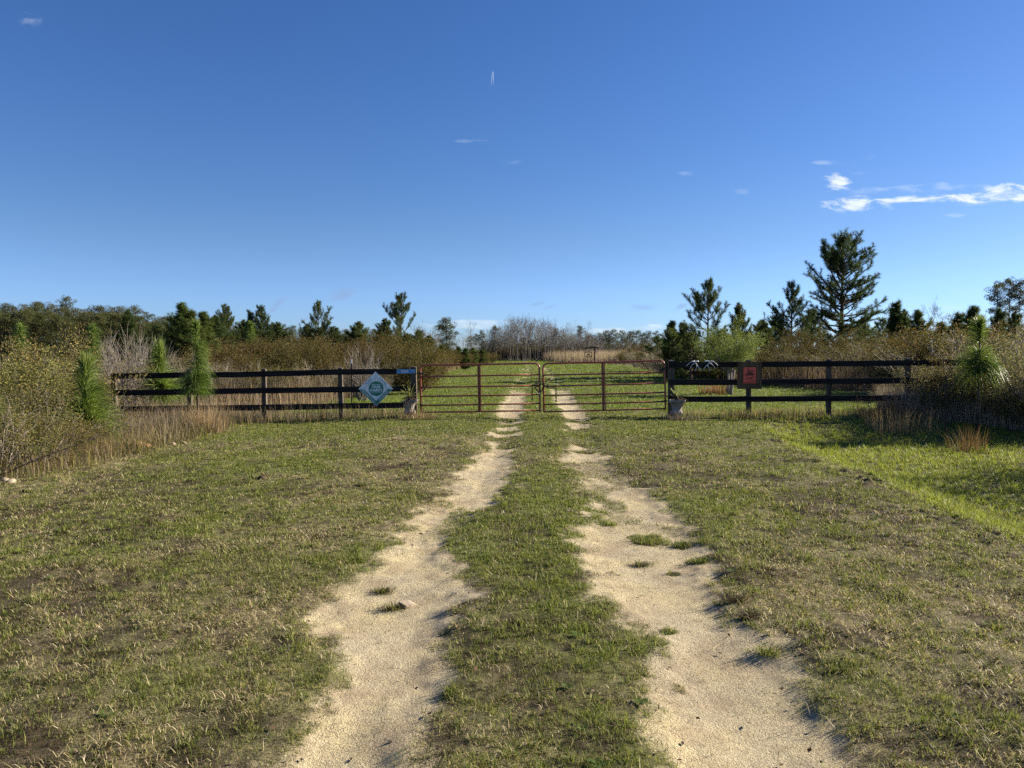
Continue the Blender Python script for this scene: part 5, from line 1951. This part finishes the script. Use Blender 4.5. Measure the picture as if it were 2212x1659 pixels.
def grass_clump(X, Y, r, h, n, label, seed, pal=PAL_STRAW, lean=.3):
    rng = np.random.default_rng(seed)
    d = depth_of(Y)
    x = x_of(X, d)
    g = h1(x, d)
    px, py = np.clip(rng.normal(0, r, n), -1.6 * r, 1.6 * r), np.clip(rng.normal(0, r * .7, n), -1.1 * r, 1.1 * r)
    mb = MB()
    blades(mb, px, py, np.full(n, -.01), h * rng.uniform(.35, 1.05, n), np.full(n, .0055 * max(1, d / 14)), np.arctan2(py, px) + rng.normal(0, .6, n), np.abs(rng.normal(.1, lean, n)), pal[rng.integers(0, len(pal), n)] * rng.uniform(.75, 1.3, (n, 1)), rng, .6)
    o = mb.build('grass_clump', M['dry'])
    o.location = (x, d, g)
    return tag(o, label, 'grass clump', 'clumps of tall straw-coloured grass')


grass_clump(195, 968, .26, .62, 500, 'straw grass clump at the foot of the short fluffy sapling', 1)
grass_clump(445, 925, .22, .75, 420, 'straw grass clump at the foot of the tall fence sapling', 2)
grass_clump(2092, 938, .18, .62, 220, 'straw grass clump at the foot of the bare-stemmed sapling on the right', 3, PAL_STRAW * [.6, .52, .45])
grass_clump(1545, 852, .35, .62, 420, 'reddish straw clump behind the right fence, left of the pale tree trunk', 4, PAL_STRAW * [.8, .62, .55])
grass_clump(1470, 908, .25, .28, 260, 'brown grass tuft in front of the whole urn', 5, PAL_WEED)
grass_clump(905, 906, .26, .34, 300, 'pale dry grass tangle at the foot of the broken urn', 6)
grass_clump(1905, 905, .4, .6, 420, 'rust brown grass clump under the right fence beside the thicket', 7, PAL_STRAW * [.75, .6, .5])
grass_clump(1945, 915, .4, .7, 420, 'tall straw clump leaning out of the right thicket', 8)
grass_clump(525, 905, .3, .3, 300, 'flattened brown clump under the left fence, left of its middle post', 9, PAL_WEED)


def s_fence_l(rng, n):
    y = rng.normal(19.3, .55, n)
    x = rng.uniform(x_of(225, 19.3), x_of(900, 19.3), n)
    k = rng.random(n) < np.interp(x, [x_of(250, 19.3), x_of(560, 19.3), x_of(900, 19.3)], [1.0, .55, .3])
    return x[k], y[k]


stalks('fence_weeds', 'dead weeds and grass growing along the foot of the left fence', 'weeds', 9000, s_fence_l, .15, .5, .005, np.concatenate([PAL_WEED, PAL_STRAW[:2], PAL_OLIVE[:2]]), 603, .45, .8)


def s_back_l(rng, n):
    y = rng.uniform(22.5, 46, n)
    x = -5.7 - np.abs(rng.normal(0, 1.0, n)) - rng.random(n) ** 2 * 10
    return x, y


stalks('tall_straw', 'tall tan dead grass at the front of the brush behind the left fence', 'dry grass', 9000, s_back_l, .4, 1.0, .006, np.concatenate([PAL_STRAW, PAL_WEED]), 604, .3, .6)
stalks('lane_straw', 'tan dead grass edging the lane far beyond the left gate', 'dry grass', 6000, lambda rng, n: (-5.4 - np.abs(rng.normal(0, .7, n)), rng.uniform(44, 150, n)), .4, .9, .006, np.concatenate([PAL_STRAW, PAL_WEED]), 605, .3, .6)


def s_back_r(rng, n):
    y = rng.uniform(33, 62, n)
    x = 12.6 + np.abs(rng.normal(0, 2.4, n)) + np.maximum(0, (36 - y)) * .4
    return x, y


stalks('right_straw', 'tan and rusty dead grass at the front of the brush behind the right fence', 'dry grass', 11000, s_back_r, .5, 1.25, .006, np.concatenate([PAL_STRAW * [.85, .75, .7], PAL_WEED]), 606, .28, .6)


def s_sedge(rng, n):
    y = rng.uniform(118, 165, n)
    x = np.interp(y, [118, 140, 165], [12.5, 8.5, 6.5]) + rng.random(n) * 22
    return x, y


stalks('broom_grass', 'pale orange broom grass stand around the far log sign', 'dry grass', 17000, s_sedge, 1.1, 2.3, .0065, np.array([(.42, .33, .22), (.35, .27, .18), (.30, .22, .15), (.38, .31, .22)]), 607, .25, .5)


def s_right(rng, n):
    X = rng.uniform(1900, 2330, n)
    y = np.interp(X, [1900, 2212, 2330], [19.6, 17.6, 16.2]) + np.abs(rng.normal(0, 1.0, n)) - .3
    return X / F * y * 1.0 - CX / F * y, y


stalks('thicket_weeds', 'dark brown weed stalks massed along the foot of the right thicket', 'weeds', 15000, s_right, .3, 1.0, .0048, PAL_WEED * 1.7, 608, .32, .7)


def s_fence_r(rng, n):
    y = rng.normal(19.2, .45, n)
    x = rng.uniform(x_of(1450, 19.3), x_of(1990, 19.3), n)
    return x, y


stalks('fence_grass', 'yellow green grass and dead blades along the foot of the right fence', 'grass', 9000, s_fence_r, .10, .34, .005, np.concatenate([PAL_G, PAL_S, PAL_STRAW, PAL_WEED]), 609, .45, .8, 1.1, 'grass')


def build_litter():
    rng = np.random.default_rng(71)
    n = 2600
    y = 2.3 + 14 * rng.random(n) ** 1.5
    x = np.clip(rng.uniform(-1, 1, n) * (.72 * y + .6), -6.3, 9)
    sd, g, dk = masks(x, y)
    k = rng.random(n) < np.where(sd > .8, .18, .6)
    x, y = x[k], y[k]
    n = len(x)
    mb = MB()
    p = np.stack([x, y, height(x, y) + .012], 1)
    d = np.stack([rng.normal(size=n), rng.normal(size=n), rng.normal(0, .25, n)], 1)
    d = unit(d)
    s2 = unit(np.cross(d, [0, 0, 1.0] + rng.normal(0, .3, (n, 3))))
    L = (rng.uniform(.012, .038, n) * np.maximum(1, y / 6))[:, None]
    pal = np.array([(.06, .04, .025), (.10, .06, .035), (.16, .10, .055), (.035, .027, .02), (.22, .16, .10)])
    v = np.stack([p, p + d * L * .5 + s2 * L * .3, p + d * L, p + d * L * .5 - s2 * L * .3], 1)
    mb.add(v.reshape(-1, 3), [np.arange(n * 4).reshape(-1, 4)], np.repeat(pal[rng.integers(0, 5, n)], 4, axis=0))
    o = mb.build('leaf_litter', M['dry'])
    tag(o, 'small brown dead leaves and crumbs scattered over verges and tracks', 'leaf litter', kind='stuff')
    # broad-leaved weed rosettes in the turf
    m = 130
    wy = 2.6 + 11 * rng.random(m) ** 1.3
    wx = np.clip(rng.uniform(-1, 1, m) * (.72 * wy + .4), -6, 8)
    sd, g, dk = masks(wx, wy)
    k = sd < .35
    wx, wy = wx[k], wy[k]
    mb = MB()
    for x0, y0 in zip(wx, wy):
        q = int(rng.integers(6, 11))
        a = rng.uniform(0, 6.28) + np.arange(q) * 6.28 / q + rng.normal(0, .2, q)
        r = rng.uniform(.02, .045) * rng.uniform(.7, 1.2, q)
        z0 = h1(x0, y0) + .008
        dd = np.stack([np.cos(a), np.sin(a), rng.uniform(.15, .6, q)], 1)
        ss = np.stack([-np.sin(a), np.cos(a), np.zeros(q)], 1)
        pp = np.array([x0, y0, z0])
        rr = r[:, None]
        v = np.stack([np.broadcast_to(pp, (q, 3)), pp + dd * rr * .6 + ss * rr * .26, pp + dd * rr * [1, 1, .6], pp + dd * rr * .6 - ss * rr * .26], 1)
        c = np.array([(.09, .14, .035), (.13, .18, .05), (.10, .12, .05)])[rng.integers(0, 3)] * rng.uniform(.8, 1.25)
        mb.add(v.reshape(-1, 3), [np.arange(q * 4).reshape(-1, 4)], c)
    o = mb.build('turf_weeds', M['grass'])
    tag(o, 'flat broad-leaved weeds dotted through the mown turf', 'weeds', kind='stuff')


build_litter()
